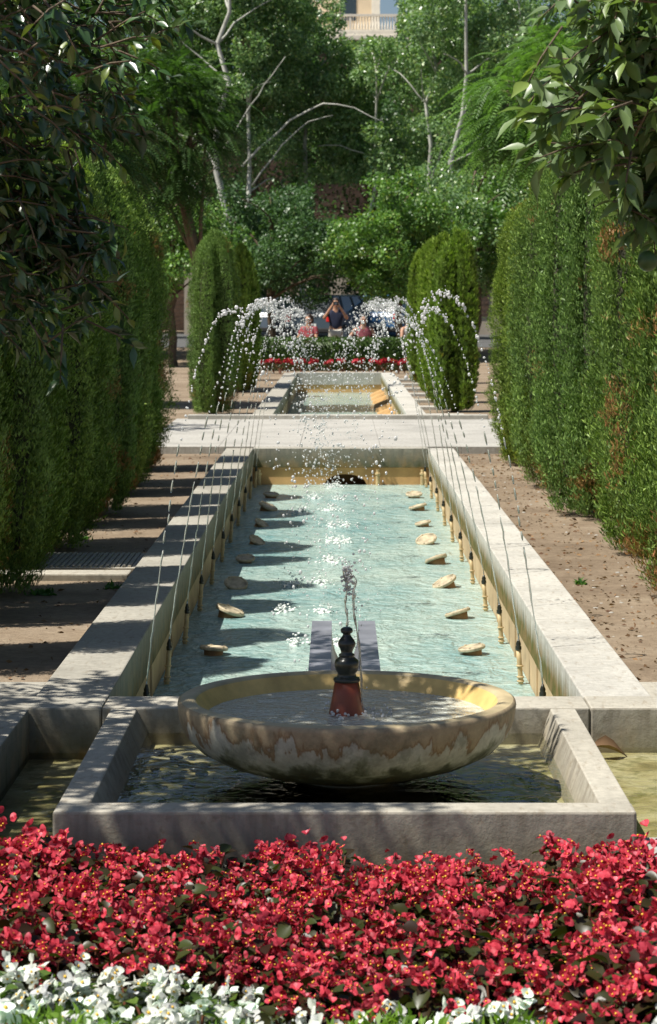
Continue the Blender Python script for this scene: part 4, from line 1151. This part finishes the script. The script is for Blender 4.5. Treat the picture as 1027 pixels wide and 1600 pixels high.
person('standing person in a navy shirt and pale trousers holding a camera to the face', -.05,54.8,gy,0,False,
  {-1:((-.30,-.20,1.22),(-.10,-.30,1.53),(.5,-.1,.6)), 1:((.29,-.20,1.22),(.10,-.30,1.52),(-.5,-.1,.6))}, 'navy','khaki', s=.985)
cm = thing('camera', 'small black camera held up to the face of the standing person', 'camera', (-.05,54.8-.36,gy+1.575))
m = MB(); m.box(-.065,.065,-.02,.03,-.04,.045); m.box(-.025,.025,-.02,.02,.0452,.062); m.build('camera_body', M['camera'], cm, bevel=.006)
m = MB(); m.tube([(0,-.021,0),(0,-.075,0)], [.032,.030], 20); m.build('lens', M['lens'], cm)
person('seated person in a pink patterned top leaning on one arm, right of the photographer', .62,54.6,gy,.15,True,
  {-1:((-.36,-.06,1.15),(-.42,-.25,.98),(-.1,-.8,-.2)), 1:((.30,-.02,1.13),(.20,-.25,1.0),(-.2,-.6,-.2))}, 'pinktop','denim', hairlen=.22, sleeves=False)
person('seated dark haired person in a red top, left of the photographer', -.70,54.6,gy,-.5,True,
  {-1:((-.26,-.10,1.12),(-.16,-.32,1.02),(.2,-.6,-.1)), 1:((.26,-.10,1.12),(.16,-.32,1.02),(-.2,-.6,-.1))}, 'redtop','denim', hairlen=.15)
person('seated person with bare arms at the right end of the bench', 1.72,54.6,gy,.6,True,
  {-1:((-.27,-.10,1.12),(-.20,-.33,1.05),(.1,-.6,.1)), 1:((.26,-.10,1.12),(.18,-.32,1.02),(-.2,-.6,-.1))}, 'whitetop','denim', hairlen=.1, sleeves=False)
bn = thing('stone_bench', 'long stone bench behind the clipped hedge where people sit', 'bench', (.4,54.75,gy))
m = MB(); m.box(-1.6,-.62,-.18,.30,.36,.42); m.box(.0-.02,1.75,-.18,.30,.36,.42); m.build('seat', M['stone'], bn)
for xx in (-1.5,-.8,.2,1.5): m = MB(); m.box(xx-.06,xx+.06,-.1,.25,0,.358); m.build('leg', M['stone'], bn)

# ------------------------------------------------------------------ cars
def paint(name, col):
    t = NT(name); return t.done(t.pbsdf(col, .45, None, .4, Coat_Weight=.15, Coat_Roughness=.2))
M['car_dark'] = paint('dark_blue_grey_paint', (.05,.075,.10)); M['car_silver'] = paint('blue_silver_paint', (.10,.13,.17)); M['car_blue'] = paint('blue_paint', (.05,.14,.30))
M['glass'] = simple('tinted_car_glass', (.03,.045,.055), .06, .1, spec=.9)
M['tyre'] = simple('tyre_rubber', (.02,.02,.02), .8, .1); M['rimm'] = simple('alloy_rim', (.4,.4,.4), .35, .1)
M['redlight'] = simple('red_tail_light', (.65,.02,.015), .25, .1); M['plate'] = simple('white_plate', (.7,.7,.66), .5, .05)
def car(label, x, y, z, rz, paintm, L=4.1, W=1.68, H=1.48):
    t = thing('parked_car', label, 'car', (x,y,z), rz)   # car points to +Y, rear faces -Y
    # stations along y: (y, half width low, z bottom, z belt, half width belt)
    def section(yy, hw, zb, zt, tum):
        return [(-hw*.92,yy,zb),(-hw,yy,zb+.18),(-hw,yy,zt-.10),(-hw*tum,yy,zt),(hw*tum,yy,zt),(hw,yy,zt-.10),(hw,yy,zb+.18),(hw*.92,yy,zb)]
    hw = W/2; st = [(-L/2,hw*.86,.32,.78,.9),(-L/2+.12,hw*.96,.24,.95,.93),(-L/2+.5,hw,.2,.98,.94),(-.6,hw,.2,.96,.94),(.8,hw,.2,.94,.94),(1.3,hw*.98,.2,.88,.92),(L/2-.2,hw*.92,.22,.74,.88),(L/2,hw*.78,.30,.60,.85)]
    m = MB(); vs = []; k = 8
    for s_ in st: vs += section(*s_)
    fs = [(i*k+j, i*k+(j+1)%k, (i+1)*k+(j+1)%k, (i+1)*k+j) for i in range(len(st)-1) for j in range(k)]+[tuple(range(k)), tuple(reversed(range((len(st)-1)*k, len(st)*k)))]
    fs = [tuple(reversed(f)) for f in fs]
    m.add(vs, fs); o = m.build('body', paintm, t, bevel=.03)
    # cabin
    m = MB(); a = hw*.90; b = hw*.70
    m.hexa([(-a,-L/2+.14,.94),(a,-L/2+.14,.94),(a,1.05,.90),(-a,1.05,.90)],[(-b,-L/2+.50,H-.05),(b,-L/2+.50,H-.05),(b,.35,H-.05),(-b,.35,H-.05)])
    m.build('cabin_glass', M['glass'], t)
    m = MB(); m.hexa([(-b-.015,-L/2+.44,H-.055),(b+.015,-L/2+.44,H-.055),(b+.015,.40,H-.055),(-b-.015,.40,H-.055)],[(-b+.06,-L/2+.56,H),(b-.06,-L/2+.56,H),(b-.06,.28,H),(-b+.06,.28,H)])
    m.build('roof', paintm, t, bevel=.02)
    for sx in (-1,1):
        for (y0_,z0_,x0_,y1_,z1_,x1_) in ((-L/2+.12,.93,a,-L/2+.48,H-.04,b),(1.07,.89,a,.37,H-.04,b),(-.2,.94,a+.004,-.25,H-.05,b+.006),(-L/2+.9,.95,a+.004,-L/2+1.0,H-.05,b+.006)):
            m = MB(); m.tube([(sx*x0_,y0_,z0_),(sx*x1_,y1_,z1_)], .035, 6); m.build('pillar', paintm, t)
    for sx in (-1,1):
        m = MB(); m.box(sx*hw*.80-.09,sx*hw*.80+.09,-L/2-.012,-L/2+.1,.66,.90); m.build('tail_light', M['redlight'], t, bevel=.02)
        m = MB(); m.box(sx*hw*.70-.14,sx*hw*.70+.14,L/2-.18,L/2-.02,.52,.66); m.build('headlight', M['plate'], t, bevel=.02)
        m = MB(); m.box(sx*(hw+.08)-.07,sx*(hw+.08)+.07,.75,.88,.92,1.05); m.build('mirror', paintm, t, bevel=.02)
        for yy in (-L/2+.78, L/2-.82):
            w_ = MB(); w_.tube([(sx*(hw-.19),yy,.30),(sx*(hw-.15),yy,.30),(sx*(hw+.0),yy,.30),(sx*(hw+.02),yy,.30)],[.27,.30,.30,.27],24); o = w_.build('wheel', M['tyre'], t, smooth=False)
            w_ = MB(); w_.tube([(sx*(hw+.0),yy,.30),(sx*(hw+.03),yy,.30)],[.18,.17],16); w_.build('rim', M['rimm'], o)
    m = MB(); m.box(-.26,.26,-L/2-.01,-L/2+.03,.5,.61); m.build('number_plate', M['plate'], t)
    m = MB(); m.box(-hw*.9,hw*.9,-L/2-.05,-L/2+.1,.34,.48); m.build('bumper', M['tyre'], t, bevel=.03)
    return t
car('dark blue grey car parked rear-on behind the person with the camera', -.05,69,.28,R(-24),M['car_dark'])
car('blue silver car parked to the left of the dark car, partly hidden by foliage', -1.95,71,.28,R(-20),M['car_silver'],H=1.40)
car('blue car half hidden behind the bright leafy tree on the right', 2.0,71,.28,R(-24),M['car_blue'])

# ------------------------------------------------------------------ far wall, facade and balcony house
def oldwall():
    t = NT('old_brown_masonry'); c = t.coord()
    b = t.n('ShaderNodeTexBrick'); b.inputs['Scale'].default_value = 1.4
    b.inputs['Color1'].default_value=(.10,.07,.055,1); b.inputs['Color2'].default_value=(.075,.052,.042,1); b.inputs['Mortar'].default_value=(.06,.05,.045,1)  # masonry colours lowered to put deep shade into the wall
    mp = t.n('ShaderNodeMapping'); mp.inputs['Rotation'].default_value = (R(90),0,0); t.l(c, mp.inputs[0]); t.l(mp.outputs[0], b.inputs['Vector'])
    col = t.mix(1., b.outputs[0], t.ramp(t.noise(.7,5,c,.6),[(.3,(.7,.7,.7)),(.7,(1.4,1.3,1.2))]), 'MULTIPLY')
    return t.done(t.pbsdf(col, .9, t.bump(t.noise(5,4,c),.5,.05),.2))
M['oldwall'] = oldwall()
M['ochre'] = simple('cream_render', (.74,.60,.42), .85, .08, 1.5)
M['ochre_pale'] = simple('pale_stone_trim', (.78,.73,.63), .8, .1, 3)
M['palewall'] = simple('pale_facade', (.42,.36,.29), .85, .2, .8)
m = MB(); arch_wall(m, -14, 14, 101, 103, 0, 9.2, 0.3, 2.4, 1.7, 4.0, 20)
m.box(-2.1+.0,2.7,102.2,102.9,0,3.99); 
tag(m.build('old_wall', M['oldwall']), 'old brown masonry wall with a shallow arch seen dimly between the trees', 'wall')
m = MB(); m.box(-6,7,87.5,88,0,3.1)
for k in range(6): m.box(-5.2+k*2.1,-4.6+k*2.1,87.46,87.5,1,2.5,1)
tag(m.build('street_wall', [M['palewall'],M['oldwall']]), 'pale sunlit wall behind the parked cars', 'wall')
hs = thing('house', 'cream house with a stone balustraded terrace above the treetops', 'house', (2.5,132,0))
def puth(mb, nm, mats, par=None, bevel=0):
    o = mb.build(nm, mats, par or hs, bevel=bevel); o.location = (0,0,0) if par else (-2.5,-132,0); return o
zt = CAMZ+(VY-49)*130/F; zr = CAMZ+(VY-22)*130/F
m = MB(); m.box(-6,12,130,145,0,zt-.5); puth(m, 'lower_storey', M['oldwall'])
m = MB(); m.box(-6.2,12.2,129.8,145.2,zt-.498,zt-.25); m.box(-6.1,12.1,129.9,145.1,zt-.248,zt); puth(m, 'cornice', M['ochre_pale'])
m = MB(); m.box(-6,2.0,133,145,zt+.002,zt+9); puth(m, 'upper_storey', M['ochre'])
m = MB(); m.box(2.003,2.5,132.95,145,zt+.002,zt+9); puth(m, 'corner_pier', M['ochre_pale'])
for xx in (.15,-2.6):
    m = MB(); m.box(xx,xx+.95,132.96,132.99,zt+1.0,zt+2.4); w_ = puth(m, 'window', M['glass'])
m = MB(); m.box(-6,12,129.95,130.12,zr-.13,zr); m.box(-6,12,129.95,130.12,zt+.001,zt+.1); rl = puth(m, 'balustrade_rail', M['ochre_pale'])
for k in range(26):
    m = MB(); xx = -.3+k*.17
    if k in (6, 22): m.box(xx-.07,xx+.07,129.97,130.1,zt+.101,zr-.131)
    else: m.lathe([(.035,0),(.05,.06),(.055,.2),(.03,.45),(.028,.6),(.045,zr-zt-.235)], 8, (xx,130.03,zt+.102))
    puth(m, 'baluster', M['ochre_pale'])
